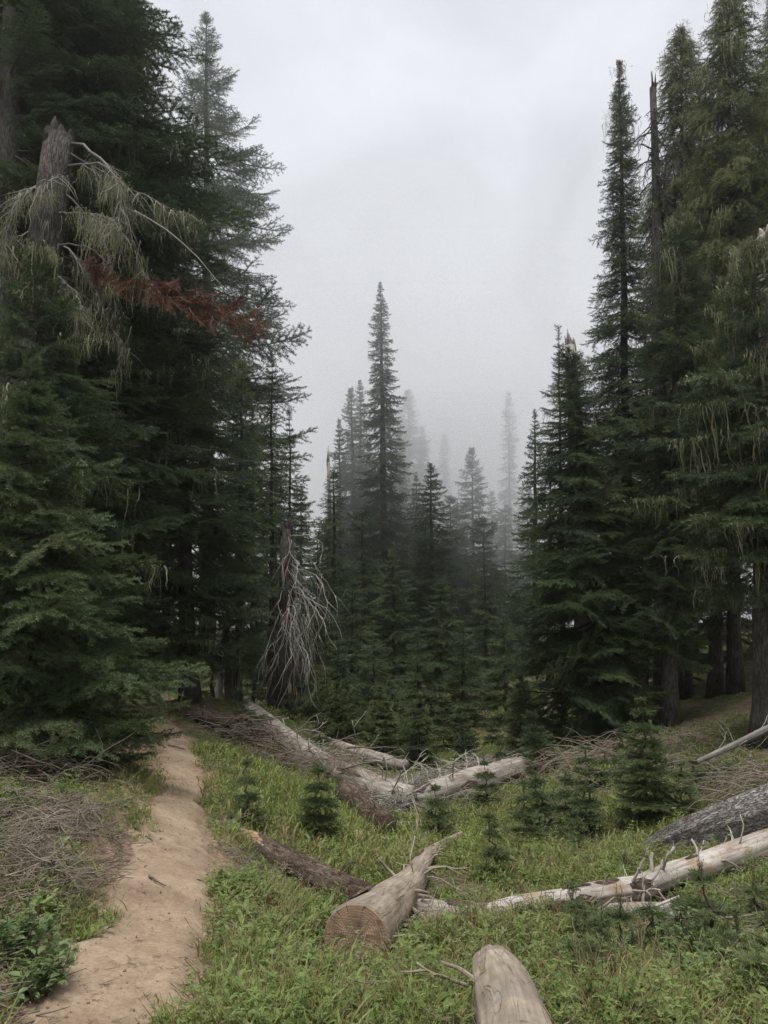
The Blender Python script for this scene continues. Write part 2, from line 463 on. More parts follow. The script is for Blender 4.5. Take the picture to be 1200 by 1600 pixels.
# ------------------------------------------------------------------ logs: centre lines (bearing, distance, radius), used for the ground too
LOGS = dict(
    sawn=[(556, 1468, 5.25, .218), (580, 1443, 5.65, .196), (604, 1418, 6.15, .172), (626, 1398, 6.65, .148), (644, 1377, 7.2, .122), (657, 1353, 8.0, .095), (670, 1336, 8.7, .078), (694, 1319, 9.4, .056), (722, 1302, 10.3, .028)],
    front=[(818, 1670, 3.0, .150), (806, 1610, 3.35, .150), (792, 1565, 3.75, .146), (781, 1535, 4.1, .137), (772, 1514, 4.4, .118)],
    rotten=[(376, 1302, 8.3, .035), (400, 1318, 8.05, .10), (440, 1343, 7.65, .115), (500, 1374, 7.15, .125), (545, 1395, 6.8, .115), (590, 1412, 6.5, .10)],
    sunk=[(600, 1425, 6.75, .07), (650, 1440, 6.6, .10), (720, 1448, 6.5, .11), (800, 1453, 6.4, .11), (900, 1452, 6.3, .10), (1000, 1448, 6.3, .10), (1075, 1446, 6.3, .08)],
    silver=[(758, 1436, 5.95, .062), (790, 1430, 6.0, .086), (870, 1420, 6.15, .100), (940, 1405, 6.4, .095), (1000, 1394, 6.65, .098), (1060, 1370, 6.95, .092), (1120, 1352, 7.2, .11), (1215, 1318, 7.6, .118)],
    barky=[(1000, 1331, 8.7, .06), (1030, 1322, 8.55, .13), (1075, 1306, 8.35, .168), (1130, 1287, 8.15, .195), (1225, 1257, 7.9, .225)],
    longgrey=[(385, 1106, 17.6, .17), (425, 1137, 16.5, .20), (465, 1170, 15.5, .215), (505, 1198, 14.8, .235), (545, 1217, 14.2, .245), (590, 1236, 13.8, .25), (640, 1249, 13.4, .225)],
    crossing=[(618, 1257, 13.9, .16), (650, 1247, 14.0, .22), (700, 1234, 14.1, .24), (750, 1219, 14.4, .235), (790, 1205, 14.8, .20), (815, 1196, 15.0, .16)],
    broken=[(538, 1232, 12.4, .15), (556, 1250, 12.0, .185), (580, 1274, 11.5, .195), (602, 1294, 11.1, .18)],
    farlog=[(510, 1160, 18.0, .12), (560, 1178, 17.4, .15), (635, 1197, 16.7, .12)],
    pole=[(1085, 1192, 11.2, .028), (1130, 1172, 11.0, .042), (1215, 1132, 10.6, .055)],
    rubble=[(278, 1106, 16.4, .10), (315, 1120, 15.8, .15), (360, 1134, 15.2, .12)],
)
LOGW = {k: [(P(a, b, c), r) for a, b, c, r in v] for k, v in LOGS.items()}

# ------------------------------------------------------------------ terrain
TR = [(150, 1600, 3.45, .35), (212, 1480, 4.2, .335), (250, 1380, 5.2, .31), (274, 1300, 6.4, .285), (281, 1240, 8.0, .27), (284, 1190, 10.2, .265), (272, 1150, 12.5, .275), (258, 1125, 14.5, .27), (232, 1110, 16.3, .26), (190, 1103, 18.0, .25)]
trail_c = [Vector((0.3, -6, 0)), Vector((-0.25, -2.5, 0)), Vector((-0.75, 0.0, 0)), Vector((-1.08, 2.0, 0))] + [P(a, b, c) for a, b, c, w in TR]
trail_w = [.4, .4, .4, .37] + [w for *_, w in TR]
ctrl = []
def g(px, py, Y):
    p = P(px, py, Y); ctrl.append((p.x, p.y, p.z))
for a, b, c, w in TR: g(a, b, c)
for x, y, z in [(0.3, -6, 0.1), (-.25, -2.5, .03), (-.75, 0, 0), (-1.08, 2, 0), (1.5, 0, -.15), (3, 0, -.1), (4.5, 3, .1), (-3, 0, .5), (-4, 3, .8), (2, 2.4, -.25),
                (-12, 10, 2.6), (-7, 14, 1.4), (-9, 5, 2.0), (-16, 25, 3.0), (-10, 30, 1.0), (-14, 45, 1.5), (0, 30, -1.2), (0, 45, -1.0), (0, 60, -.5), (14, 45, .8),
                (9, 6, .6), (11, 12, 1.4), (15, 25, 1.8), (10, 30, .4), (8, -6, .6), (-8, -6, 1.5), (22, 8, 3.2), (-24, 10, 4.5), (20, 60, 1.5), (-20, 60, 1.5), (0, -15, .2)]:
    ctrl.append((x, y, z))
for q in [(60, 1310, 5.6), (60, 1210, 8.2), (20, 1420, 4.6), (300, 1092, 17), (448, 1122, 17.5), (640, 1185, 19), (560, 1160, 21), (745, 1165, 20), (850, 1165, 17.5), (955, 1145, 17), (1190, 1165, 12.5), (1080, 1185, 13),
          (660, 1320, 11), (760, 1290, 11.5), (900, 1255, 11.5), (1000, 1320, 9.5), (900, 1340, 8.8), (700, 1475, 5.3), (950, 1530, 4.6), (1150, 1500, 5.0), (1190, 1600, 3.8), (420, 1600, 3.6), (420, 1500, 4.5), (400, 1400, 5.8), (360, 1290, 7.8), (350, 1200, 10.5), (460, 1290, 9.3), (600, 1600, 3.75), (556, 1522, 5.1), (490, 1525, 4.85), (625, 1530, 5.0), (560, 1560, 4.5), (520, 1490, 5.3), (470, 1450, 5.6)]:
    g(*q)
for k, v in LOGW.items():
    if k == 'pole': continue
    for p, r in v[1:-1]:
        ctrl.append((p.x, p.y, p.z - r * .75))
C = np.array(ctrl)
def tps(d2):
    return np.where(d2 > 1e-9, d2 * np.log(np.maximum(d2, 1e-9)) * 0.5, 0)
n = len(C)
D2 = ((C[:, None, :2] - C[None, :, :2]) ** 2).sum(-1)
A = np.zeros((n + 3, n + 3)); A[:n, :n] = tps(D2) + np.eye(n) * 0.12
A[:n, n] = 1; A[:n, n + 1:] = C[:, :2]; A[n, :n] = 1; A[n + 1:, :n] = C[:, :2].T
W = np.linalg.solve(A, np.concatenate([C[:, 2], np.zeros(3)]))
TC = np.array([(p.x, p.y) for p in trail_c]); TW = np.array(trail_w)
# densified trail
_s = np.linspace(0, len(TC) - 1, 220)
def cr(arr, s):
    i = np.clip(np.floor(s).astype(int), 0, len(arr) - 2); t = s - i
    g_ = lambda k: arr[np.clip(k, 0, len(arr) - 1)]
    p0, p1, p2, p3 = g_(i - 1), g_(i), g_(i + 1), g_(i + 2)
    if arr.ndim == 2: t = t[:, None]
    return .5 * (2 * p1 + (p2 - p0) * t + (2 * p0 - 5 * p1 + 4 * p2 - p3) * t ** 2 + (3 * p1 - 3 * p2 + p3 - p0) * t ** 3)
TP = cr(TC, _s); TPW = cr(TW, _s)
def trail_dist(x, y):
    """signed-less distance to the trail centre over its half width"""
    x = np.asarray(x, float).ravel(); y = np.asarray(y, float).ravel()
    outd = np.full(x.shape, 9.0)
    near = (y < 21) & (y > -8) & (np.abs(x) < 8)
    if near.any():
        q = np.stack([x[near], y[near]], 1)
        res = np.empty(len(q))
        for a in range(0, len(q), 20000):
            d = np.sqrt(((q[a:a + 20000, None] - TP[None]) ** 2).sum(-1)) / TPW[None]
            res[a:a + 20000] = d.min(1)
        outd[near] = res
    return outd
def H0(x, y):
    x = np.asarray(x, float).ravel(); y = np.asarray(y, float).ravel()
    z = np.empty(len(x))
    for a in range(0, len(x), 20000):
        xs = np.clip(x[a:a + 20000], -26, 26); ys = np.clip(y[a:a + 20000], -14, 62)
        d2 = (xs[:, None] - C[None, :, 0]) ** 2 + (ys[:, None] - C[None, :, 1]) ** 2
        z[a:a + 20000] = tps(d2) @ W[:n] + W[n] + xs * W[n + 1] + ys * W[n + 2]
    return np.clip(z, -2.2, 5.0)
def H(x, y):
    x = np.asarray(x, float).ravel(); y = np.asarray(y, float).ravel()
    z = H0(x, y)
    td = trail_dist(x, y)
    bumps = (fbm(x * 1.1, y * 1.1, 3) - .47) * .12 + (fbm(x * 5, y * 5, 11, 3) - .44) * .07
    off = np.clip((td - .8) / 1.2, 0, 1)
    z = z + bumps * (0.06 + .94 * off)
    # the tread is worn a little below the bank
    z = z - .085 * np.clip(1.7 - td, 0, .7) / .7
    return z
def Hs(x, y): return float(H([x], [y])[0])

def axis(lo, a, b, hi, step, nout):
    mid = np.arange(a, b + 1e-6, step)
    k = (np.linspace(0, 1, nout + 1) ** 2.2)[1:]
    return np.concatenate([(a - k * (a - lo))[::-1], mid, b + k * (hi - b)])
gx = axis(-300, -8, 9, 300, .09, 26); gy = axis(-80, 2.0, 21, 420, .09, 34)
GX, GY = np.meshgrid(gx, gy)
Z = H(GX, GY)
nx, ny = len(gx), len(gy)
verts = np.stack([GX.ravel(), GY.ravel(), Z], 1)
ii = (np.arange(ny - 1)[:, None] * nx + np.arange(nx - 1)[None]).ravel()
tris = np.concatenate([np.stack([ii, ii + 1, ii + nx + 1], 1), np.stack([ii, ii + nx + 1, ii + nx], 1)])
me = tri_mesh('ground', verts, tris, [M_ground], smooth=True)
td_ = trail_dist(GX, GY); dn_ = fbm(GX.ravel() * 2.3, GY.ravel() * 2.3, 91, 4)
lft_ = GX.ravel() < np.interp(GY.ravel(), TP[:, 1][np.argsort(TP[:, 1])], TP[:, 0][np.argsort(TP[:, 1])])
dirt_ = np.clip((np.where(lft_, 2.6, 1.75) - td_ + (dn_ - .47) * 3.2) / .7, 0, 1)
at_ = me.attributes.new('dirt', 'FLOAT', 'POINT'); at_.data.foreach_set('value', dirt_.astype(np.float32))
ground = mk('ground', me); tag(ground, 'brown and mossy forest floor dipping into a shallow gully', None, kind='structure')

# trail sheet
def trail():
    s = np.linspace(0, len(TC) - 1, 520)
    c = cr(TC, s); w = cr(TW, s)
    tan = np.gradient(c, axis=0); tan /= np.linalg.norm(tan, axis=1)[:, None]
    nrm = np.stack([tan[:, 1], -tan[:, 0]], 1)
    K = 33; us = np.linspace(-1.45, 1.45, K)
    V = []
    for k, u in enumerate(us):
        edge = (fbm(c[:, 1] * 1.7 + 40, np.full(len(c), 3.0 if u < 0 else 9.0), 5) - .47) * .9 + (fbm(c[:, 1] * 9, np.full(len(c), 3.0 if u < 0 else 9.0), 6, 3) - .44) * .5
        p = c + nrm * (w * u)[:, None]
        z = H(p[:, 0], p[:, 1])
        au = abs(u) + edge
        z = z + .036 - np.clip(au - .80, 0, 1) * .15 + (fbm(p[:, 0] * 6, p[:, 1] * 6, 21, 3) - .44) * .013 - .012 * (1 - np.clip(abs(u), 0, 1) ** 2)
        V.append(np.stack([p[:, 0], p[:, 1], z], 1))
    V = np.stack(V, 1).reshape(-1, 3)
    n_ = len(s)
    ii = (np.arange(n_ - 1)[:, None] * K + np.arange(K - 1)[None]).ravel()
    t = np.concatenate([np.stack([ii, ii + 1, ii + K + 1], 1), np.stack([ii, ii + K + 1, ii + K], 1)])
    me = tri_mesh('trail', V, t, [M_trail], smooth=True)
    return tag(mk('trail', me), 'bare tan dirt footpath winding past the dense young fir', None, kind='structure')
trail()

# ------------------------------------------------------------------ foliage sprays (instanced inside a crown)
def needles(P0, D, U, ln, wd, k, rnd, fwd=0.75):
    """k needles per sample around direction D; vectorised; returns verts,tris"""
    m = len(P0)
    S = np.cross(D, U); S /= np.linalg.norm(S, axis=1)[:, None] + 1e-9
    Uu = np.cross(S, D)
    vs = []; 
    for j in range(k):
        base = (0.0, math.pi, math.pi * .5, 0.35, math.pi - .35)[j % 5]
        a = base + rnd.normal(0, .35, m)
        o = S * np.cos(a)[:, None] + Uu * np.sin(a)[:, None]
        dr = o + D * (fwd * rnd.uniform(.6, 1.3, m))[:, None]
        dr /= np.linalg.norm(dr, axis=1)[:, None]
        l = ln * rnd.uniform(.75, 1.2, m)[:, None]
        sd = np.cross(dr, o * 0 + Uu * np.cos(a)[:, None].clip(-1, 1) + S * .35); nn = np.linalg.norm(sd, axis=1)[:, None]
        sd = np.where(nn > .05, sd / (nn + 1e-9), D)
        b0 = P0 - sd * wd * .5; b1 = P0 + sd * wd * .5; tp = P0 + dr * l
        vs.append(np.stack([b0, b1, tp], 1).reshape(-1, 3))
    V = np.concatenate(vs)
    return V, np.arange(len(V)).reshape(-1, 3)

def stick3(pts, r0, r1):
    pts = np.asarray(pts, float); m = len(pts)
    t = np.gradient(pts, axis=0); t /= np.linalg.norm(t, axis=1)[:, None] + 1e-9
    up = np.tile([0.13, 0.07, 1.0], (m, 1)); a = np.cross(t, up); a /= np.linalg.norm(a, axis=1)[:, None] + 1e-9
    b = np.cross(a, t)
    rr = np.linspace(r0, r1, m)[:, None]
    V = np.stack([pts + a * rr, pts + (-.5 * a + .87 * b) * rr, pts + (-.5 * a - .87 * b) * rr], 1).reshape(-1, 3)
    T = []
    for i in range(m - 1):
        for k in range(3):
            k2 = (k + 1) % 3; o = i * 3
            T += [(o + k, o + k2, o + 3 + k2), (o + k, o + 3 + k2, o + 3 + k)]
    return V, np.array(T, int)

def spray(name, Ln, seed, mats, step, nl, nw, sp1, sp2, k=3, droop=.10, lat=.42, pend=0.0, bare=.12, skip=.08, lift=.0):
    """one flat conifer branch along +X, Ln metres long"""
    r = np.random.default_rng(seed)
    polys = []      # (pts, r0, r1, needled)
    NP = 9
    t = np.linspace(0, 1, NP)
    ax = np.stack([t * Ln, np.cumsum(r.normal(0, .012, NP)) * Ln, Ln * (-droop * np.sin(t * 2.2) + (droop * .8 + lift) * t ** 2.5)], 1)
    polys.append((ax, .006 + .008 * Ln, .003, True))
    def along(pl, u):
        x = u * (len(pl) - 1); i = min(int(x), len(pl) - 2); f = x - i
        return pl[i] * (1 - f) + pl[i + 1] * f, (pl[i + 1] - pl[i]) / np.linalg.norm(pl[i + 1] - pl[i])
    cnt = max(5, int(Ln * (1 - bare) / sp1)); side = 1
    for j in range(cnt):
        if r.random() < skip: side = -side; continue
        u = bare + (1 - bare) * (j + r.uniform(-.3, .3)) / cnt
        u = min(max(u, bare), .98)
        p, d = along(ax, u)
        ll = Ln * lat * (1 - u) ** .75 * min(1, .35 + u * 2.2) * r.uniform(.65, 1.15) + .05
        an = R(r.uniform(42, 62)) * side; side = -side
        dd = np.array([d[0] * math.cos(an) - d[1] * math.sin(an), d[0] * math.sin(an) + d[1] * math.cos(an), d[2] + r.normal(-.10, .15)])
        m_ = 5; q = np.linspace(0, 1, m_)[:, None]
        fw = np.array([1, 0, 0.])
        pts = p + dd * ll * q + (fw * .18 + np.array([0, 0, -.10 - pend * .9])) * ll * q ** 2
        polys.append((pts, .003 + .004 * ll, .0015, True))
        if ll > sp2 * 2.2:
            c2 = int(ll * .85 / sp2); s2 = 1
            for i2 in range(c2):
                u2 = .15 + .82 * (i2 + r.uniform(-.25, .25)) / c2
                p2, d2 = along(pts, min(max(u2, .05), .97))
                l2 = min(.45 * ll, ll * .5 * (1 - u2) * r.uniform(.7, 1.2) + .03)
                a2 = R(r.uniform(40, 60)) * s2; s2 = -s2
                e = np.array([d2[0] * math.cos(a2) - d2[1] * math.sin(a2), d2[0] * math.sin(a2) + d2[1] * math.cos(a2), d2[2] + r.normal(-.10, .20) - pend])
                q3 = np.linspace(0, 1, 3)[:, None]
                pp = p2 + e * l2 * q3 + np.array([0, 0, -.05 - pend]) * l2 * q3 ** 2
                polys.append((pp, .0022, .001, True))
    VV = []; TT = []; MM = []; o = 0
    P0 = []; D0 = []
    for gi, (pts, r0, r1, nd) in enumerate(polys):
        if len(pts) > 3 or nl < .03:
            V, T = stick3(pts, r0, r1); VV.append(V); TT.append(T + o); MM.append(np.ones(len(T), int)); o += len(V)
        seg = np.linalg.norm(np.diff(pts, axis=0), axis=1).sum()
        m_ = max(2, int(seg / step))
        us = (np.arange(m_) + r.uniform(.1, .9, m_)) / m_
        if gi == 0: us = us[us > .3]
        for u in us:
            p, d = along(pts, u); P0.append(p); D0.append(d)
        # tuft at the tip
        P0.append(pts[-1]); D0.append((pts[-1] - pts[-2]) / np.linalg.norm(pts[-1] - pts[-2]))
    P0 = np.array(P0); D0 = np.array(D0)
    U = np.tile([0., 0., 1.], (len(P0), 1)) + r.normal(0, .25, (len(P0), 3))
    V, T = needles(P0, D0, U, nl, nw, k, r)
    VV.append(V); TT.append(T + o); MM.append(np.zeros(len(T), int))
    me = tri_mesh(name, np.concatenate(VV), np.concatenate(TT), mats, np.concatenate(MM))
    return bpy.data.objects.new(name, me)       # never linked: only its mesh is used by the crowns

def scatter_group(name, protos):
    """node group: put one of the given meshes on each point, by stored rotation, scale and index"""
    gnt = bpy.data.node_groups.new(name, 'GeometryNodeTree')
    gnt.interface.new_socket('Geometry', in_out='INPUT', socket_type='NodeSocketGeometry')
    gnt.interface.new_socket('Geometry', in_out='OUTPUT', socket_type='NodeSocketGeometry')
    nn = gnt.nodes; ll = gnt.links
    gi = nn.new('NodeGroupInput'); go = nn.new('NodeGroupOutput')
    jn = nn.new('GeometryNodeJoinGeometry')
    for ob in reversed(protos):
        oi = nn.new('GeometryNodeObjectInfo'); oi.inputs['Object'].default_value = ob
        oi.inputs['As Instance'].default_value = False
        gi2 = nn.new('GeometryNodeGeometryToInstance')
        ll.new(oi.outputs['Geometry'], gi2.inputs[0]); ll.new(gi2.outputs[0], jn.inputs[0])
    ip = nn.new('GeometryNodeInstanceOnPoints')
    ip.inputs['Pick Instance'].default_value = True
    def att(nm, ty):
        a = nn.new('GeometryNodeInputNamedAttribute'); a.data_type = ty; a.inputs['Name'].default_value = nm
        return a.outputs['Attribute']
    ll.new(gi.outputs[0], ip.inputs['Points']); ll.new(jn.outputs[0], ip.inputs['Instance'])
    ll.new(att('idx', 'INT'), ip.inputs['Instance Index'])
    e2r = nn.new('FunctionNodeEulerToRotation')
    ll.new(att('rot', 'FLOAT_VECTOR'), e2r.inputs[0]); ll.new(e2r.outputs[0], ip.inputs['Rotation'])
    ll.new(att('scl', 'FLOAT_VECTOR'), ip.inputs['Scale'])
    ll.new(ip.outputs[0], go.inputs[0])
    return gnt

def scatter(name, grp, pos, rot, scl, idx, parent=None, mats=()):
    pos = np.asarray(pos, np.float32)
    me = bpy.data.meshes.new(name)
    me.vertices.add(len(pos)); me.vertices.foreach_set('co', pos.ravel())
    a = me.attributes.new('rot', 'FLOAT_VECTOR', 'POINT'); a.data.foreach_set('vector', np.asarray(rot, np.float32).ravel())
    a = me.attributes.new('scl', 'FLOAT_VECTOR', 'POINT'); a.data.foreach_set('vector', np.asarray(scl, np.float32).ravel())
    a = me.attributes.new('idx', 'INT', 'POINT'); a.data.foreach_set('value', np.asarray(idx, np.int32))
    for m in mats: me.materials.append(m)
    o = mk(name, me, parent)
    md = o.modifiers.new('scatter', 'NODES'); md.node_group = grp
    o['kind'] = 'stuff'
    return o

def fir_set(tag_, mat, lod):
    """three lengths x variants; lod 0 near, 1 middle, 2 far"""
    st, nl, nw, s1, s2, k = [(.009, .034, .0064, .058, .050, 3), (.018, .050, .0105, .08, .08, 3), (.04, .10, .026, .13, .14, 4)][lod]
    out_ = []
    for ci, Ln in enumerate((.55, 1.2, 2.4)):
        for v in range(3):
            out_.append(spray(f'{tag_}_spray', Ln, 100 * lod + 10 * ci + v, [mat, M_twig], st, nl, nw, s1, s2, k,
                              droop=(.06, .10, .13)[ci], lat=(.46, .44, .36)[ci], bare=(.08, .12, .2)[ci]))
    return scatter_group(tag_ + '_foliage', out_)
CLASS = (.55, 1.2, 2.4)
G_fir = [fir_set('fir', M_fir, 0), fir_set('fir', M_fir, 1), fir_set('fir', M_fir, 2)]
G_blue = fir_set('young_fir', M_blue, 0)
G_red = fir_set('dead_fir', M_red, 1)
def cedar_set():
    o = []
    for ci, Ln in enumerate((.55, 1.2, 2.4)):
        for v in range(3):
            o.append(spray('cedar_spray', Ln, 700 + 10 * ci + v, [M_cedar, M_twig], .02, .05, .009, .085, .085, 3, droop=-.05, lat=.40, pend=.75, lift=-.34))
    return scatter_group('cedar_foliage', o)
G_cedar = cedar_set()
# saplings use thinner sprays
def sap_set():
    o = []
    for ci, Ln in enumerate((.14, .32, .6)):
        for v in range(3):
            o.append(spray('sapling_spray', Ln, 900 + 10 * ci + v, [M_sap, M_twig],   .0065, .024, .0048, .040, .038, 3, droop=.02, lat=.40, bare=.1, skip=.05))
    return scatter_group('sapling_foliage', o)
G_sap = sap_set()

def lichen_proto(seed, Ln, nst):
    r = np.random.default_rng(seed); VV = []; TT = []; o = 0
    for s in range(nst):
        m_ = 6; t = np.linspace(0, 1, m_)
        l = Ln * (.12 + 1.1 * r.random() ** 2.2)
        x0, y0 = r.normal(0, .075, 2)
        px = x0 + np.cumsum(r.normal(0, .016, m_)); py = y0 + np.cumsum(r.normal(0, .016, m_))
        w = .0036 * (1 - t * .85) * r.uniform(.4, 1.5) * (1 + .9 * np.sin(t * 5 + r.uniform(0, 6)) ** 2)
        a = r.uniform(0, 3.14); dx, dy = math.cos(a), math.sin(a)
        Lft = np.stack([px - dx * w, py - dy * w, -t * l], 1); Rgt = np.stack([px + dx * w, py + dy * w, -t * l], 1)
        V = np.stack([Lft, Rgt], 1).reshape(-1, 3); VV.append(V)
        for i in range(m_ - 1):
            TT += [(o + 2 * i, o + 2 * i + 1, o + 2 * i + 3), (o + 2 * i, o + 2 * i + 3, o + 2 * i + 2)]
        o += len(V)
    me = tri_mesh('lichen_strand', np.concatenate(VV), np.array(TT), [M_lichen])
    return bpy.data.objects.new('lichen_strand', me)
G_lichen = scatter_group('lichen_strands', [lichen_proto(i, .22 + .07 * i, 20) for i in range(5)])

# ------------------------------------------------------------------ trees
def profile(pts, Y, px):
    """[(height, radius)] from silhouette readings (row, half width) at distance Y"""
    o = []
    for py, hw in pts:
        z = P(px, py, Y).z
        r = abs(P(px + hw, py, Y).x - P(px, py, Y).x) * (1.0 if Y < 20 else 1.22)
        o.append((z, r))
    return sorted(o)

DENS = 1.15
SAPC = (.14, .32, .6)
def uneven(z, az, seed, amt=.55):
    a = float(vnoise([z * 1.15 + seed * 3.7], [math.cos(az) * 1.4 + math.sin(az) * .9 + seed], seed)[0])
    return 1 + amt * (a - .5)
def conifer(name, label, cat, base_px, top, Y, prof, grp, seed, trunk_r=None, dens=12, droop=-12, bark=None, group=None, lichen=0, gap=.12,
            asym=None, top_up=38, broken=None, crown_lo=None, dead_lo=0, rmin=.45, tip_dead=0, tufty=0, baseY=None, classes=CLASS, zoff=0, jitter=1.0):
    rnd = random.Random(seed)
    tp = P(top[0], top[1], Y)
    bx = P(base_px, 1100, Y).x
    bz = Hs(bx, Y) - .1
    base = Vector((bx, Y, bz))
    t = thing(name, label, cat, base, group)
    Hh = tp.z - bz
    r0 = trunk_r or max(.05, Hh * .013)
    # trunk
    mb = MB(); k = 14
    pts = []; rad = []
    for i in range(k):
        f = i / (k - 1)
        p = base.lerp(tp, f) + Vector((rnd.gauss(0, .02), rnd.gauss(0, .02), 0)) * (1 if 0 < i < k - 1 else 0)
        pts.append(p); rad.append(r0 * ((1 - f) ** .85 * .97 + .03) + (r0 * .35 * (1 - f * 14) if f < 1 / 14 else 0))
    sides = 12 if Y < 20 else 7
    mb.tube(pts, rad, sides, wob=.06, seed=seed)
    mb.build('trunk', bark or (M_bark if Y < 20 else M_bark_far), t)
    pr = profile(prof, Y, top[0])
    zs = [a for a, _ in pr]; rs = [b for _, b in pr]
    pos = []; rot = []; scl = []; idx = []; lpos = []; dpos = []; drot = []; dscl = []; didx = []
    z = zs[0]; zt = tp.z
    az = rnd.uniform(0, 6.28)
    while z < zt - .02:
        Rr = float(np.interp(z, zs, rs)) * rnd.uniform(.88, 1.10)
        rel = (z - bz) / Hh
        near_top = min(1, (zt - z) / (Hh * .25 + .01))
        wh = min(.72, max(.18, Rr * .32)) if Y < 40 else min(1.0, max(.3, Rr * .32))
        zw = z + (round(z / wh + .3 * math.sin(seed)) * wh - z) * .86 if near_top > .12 else z
        f = min(.995, (zw - bz) / Hh)
        c = base.lerp(tp, f)
        Rr *= uneven(zw, az, seed)
        az += 2.399 + rnd.uniform(-.5, .5) * jitter
        if rnd.random() > gap:
            q = rnd.random()
            Lb = Rr * (rmin + (1.03 - rmin) * math.sqrt(q)) 
            fa = 1 + asym[1] * math.cos(az - asym[0]) if asym else 1
            Lb *= fa
            if fa < .55: z += .01; continue
            Lb = max(Lb, .05 if classes is SAPC else .10)
            el = R(droop + (top_up - droop) * (1 - near_top) ** 1.3 + rnd.gauss(0, 6))
            hor = Lb / max(.5, math.cos(el)) if near_top > .6 else Lb / max(.6, math.cos(el))
            cls = min(range(3), key=lambda i: abs(math.log(max(hor, .02) / classes[i])))
            s = hor / classes[cls]
            sy = (max(s, .7) if hor > .3 * classes[0] / .55 * .9 else s * 1.1) * rnd.uniform(1.0, 1.4)
            if tip_dead and z > zt - tip_dead:
                L_ = (dpos, drot, dscl, didx)
            else: L_ = (pos, rot, scl, idx)
            L_[0].append((c.x, c.y, c.z)); L_[1].append((rnd.gauss(0, .3), -el, az)); L_[2].append((s, sy, max(s, min(.7, s * 1.5)))); L_[3].append(cls * 3 + rnd.randrange(3))
            if lichen and rnd.random() < lichen:
                for _ in range(rnd.choice((2, 3, 4, 5))):
                    u = rnd.uniform(.35, .95) * Lb
                    lpos.append((c.x + math.cos(az) * u + rnd.gauss(0, .1), c.y + math.sin(az) * u + rnd.gauss(0, .1), c.z + math.sin(el) * u - .06 * Lb))
        # branches close up towards the top where they are short
        z += (1 / (dens * DENS * (1 if Y < 38 else 1.7))) * min(1.0, .22 + Rr * .75) * rnd.uniform(.6, 1.4)
    # leader
    for q in range(3):
        pos.append((tp.x, tp.y, tp.z - (.25 + .12 * q) * (1 if classes is not SAPC else .35))); rot.append((0, -R(84), rnd.uniform(0, 6))); s = .45 if classes is not SAPC else .8; scl.append((s, .22, .22)); idx.append(rnd.randrange(3))
    base_loc = np.array(base)
    o = scatter('crown', grp, np.array(pos) , rot, scl, idx, t)
    if lpos:
        m_ = len(lpos)
        scatter('lichen', G_lichen, lpos, np.stack([np.zeros(m_), np.zeros(m_), rng.uniform(0, 6.28, m_)], 1), np.repeat(.5 + 1.3 * rng.random((m_, 1)) ** 2, 3, 1), rng.integers(0, 5, m_), t)
    if dpos:
        d = scatter('dead_top', G_red, dpos, drot, dscl, didx, t); d['label'] = 'rusty dead top of the tree'
    if dead_lo:
        # bare dead limbs below the crown
        for q in range(dead_lo):
            zz = bz + (zs[0] - bz) * rnd.uniform(.35, 1.15); f = (zz - bz) / Hh; c = base.lerp(tp, f); a = rnd.uniform(0, 6.28)
            l = rnd.uniform(.3, 1.1); m2 = MB(); d = Vector((math.cos(a), math.sin(a), rnd.uniform(-.5, .05)))
            ps = [c + d * (l * u) + Vector((0, 0, -.25 * l * u * u)) for u in (0, .35, .7, 1)]
            m2.tube(ps, [.018, .013, .009, .004], 5, seed=q); m2.build('dead_branch', M_snag, t)
    return t

# ---- left side
conifer('fir_tree', 'dense bluish young fir spreading over the left edge of the footpath', 'tree', 70, (50, 560), 8.0,
        [(1205, 165), (1180, 192), (1100, 205), (1000, 212), (900, 188), (800, 150), (700, 95), (620, 45), (560, 4)], G_blue, 11, trunk_r=.09, dens=40, droop=-8, gap=.02, rmin=.35)
conifer('fir_tree', 'dark fir squeezed between the bluish young fir and the leaning snag', 'tree', 60, (62, 385), 10.2,
        [(1150, 150), (1000, 170), (850, 165), (700, 135), (560, 100), (470, 60), (385, 5)], G_fir[0], 12, trunk_r=.13, dens=30, droop=-8, gap=.04, lichen=.25)
conifer('fir_tree', 'huge old fir with a bare lower trunk at the left margin, crown above the snag', 'tree', 8, (22, -520), 12.6,
        [(1000, 150), (700, 190), (420, 200), (330, 232), (200, 242), (0, 240), (-200, 170), (-400, 90), (-520, 5)], G_fir[0], 13, trunk_r=.36, dens=26, droop=-14, gap=.10, lichen=.25, rmin=.5, asym=(R(75), .72))
conifer('fir_tree', 'tall dark fir with drooping limbs right behind the leaning snag', 'tree', 170, (165, -260), 15.5,
        [(1020, 120), (850, 150), (600, 150), (450, 140), (330, 130), (180, 88), (0, 78), (-140, 40), (-260, 4)], G_fir[0], 14, trunk_r=.24, dens=24, droop=-14, gap=.06, lichen=.16)
conifer('fir_tree', 'fir with exposed grey lower trunk standing at the bend of the path', 'tree', 297, (262, 250), 17.0,
        [(1015, 100), (930, 130), (800, 150), (650, 150), (560, 125), (450, 85), (340, 45), (250, 4)], G_fir[0], 15, trunk_r=.20, dens=22, droop=-14, gap=.05, lichen=.22)
conifer('fir_tree', 'dark green fir filling the gap left of the barkless dead tree', 'tree', 372, (378, 560), 19.5,
        [(1040, 60), (950, 78), (850, 72), (750, 58), (660, 36), (560, 4)], G_fir[1], 16, trunk_r=.12, dens=20, droop=-12, gap=.06, lichen=.1)
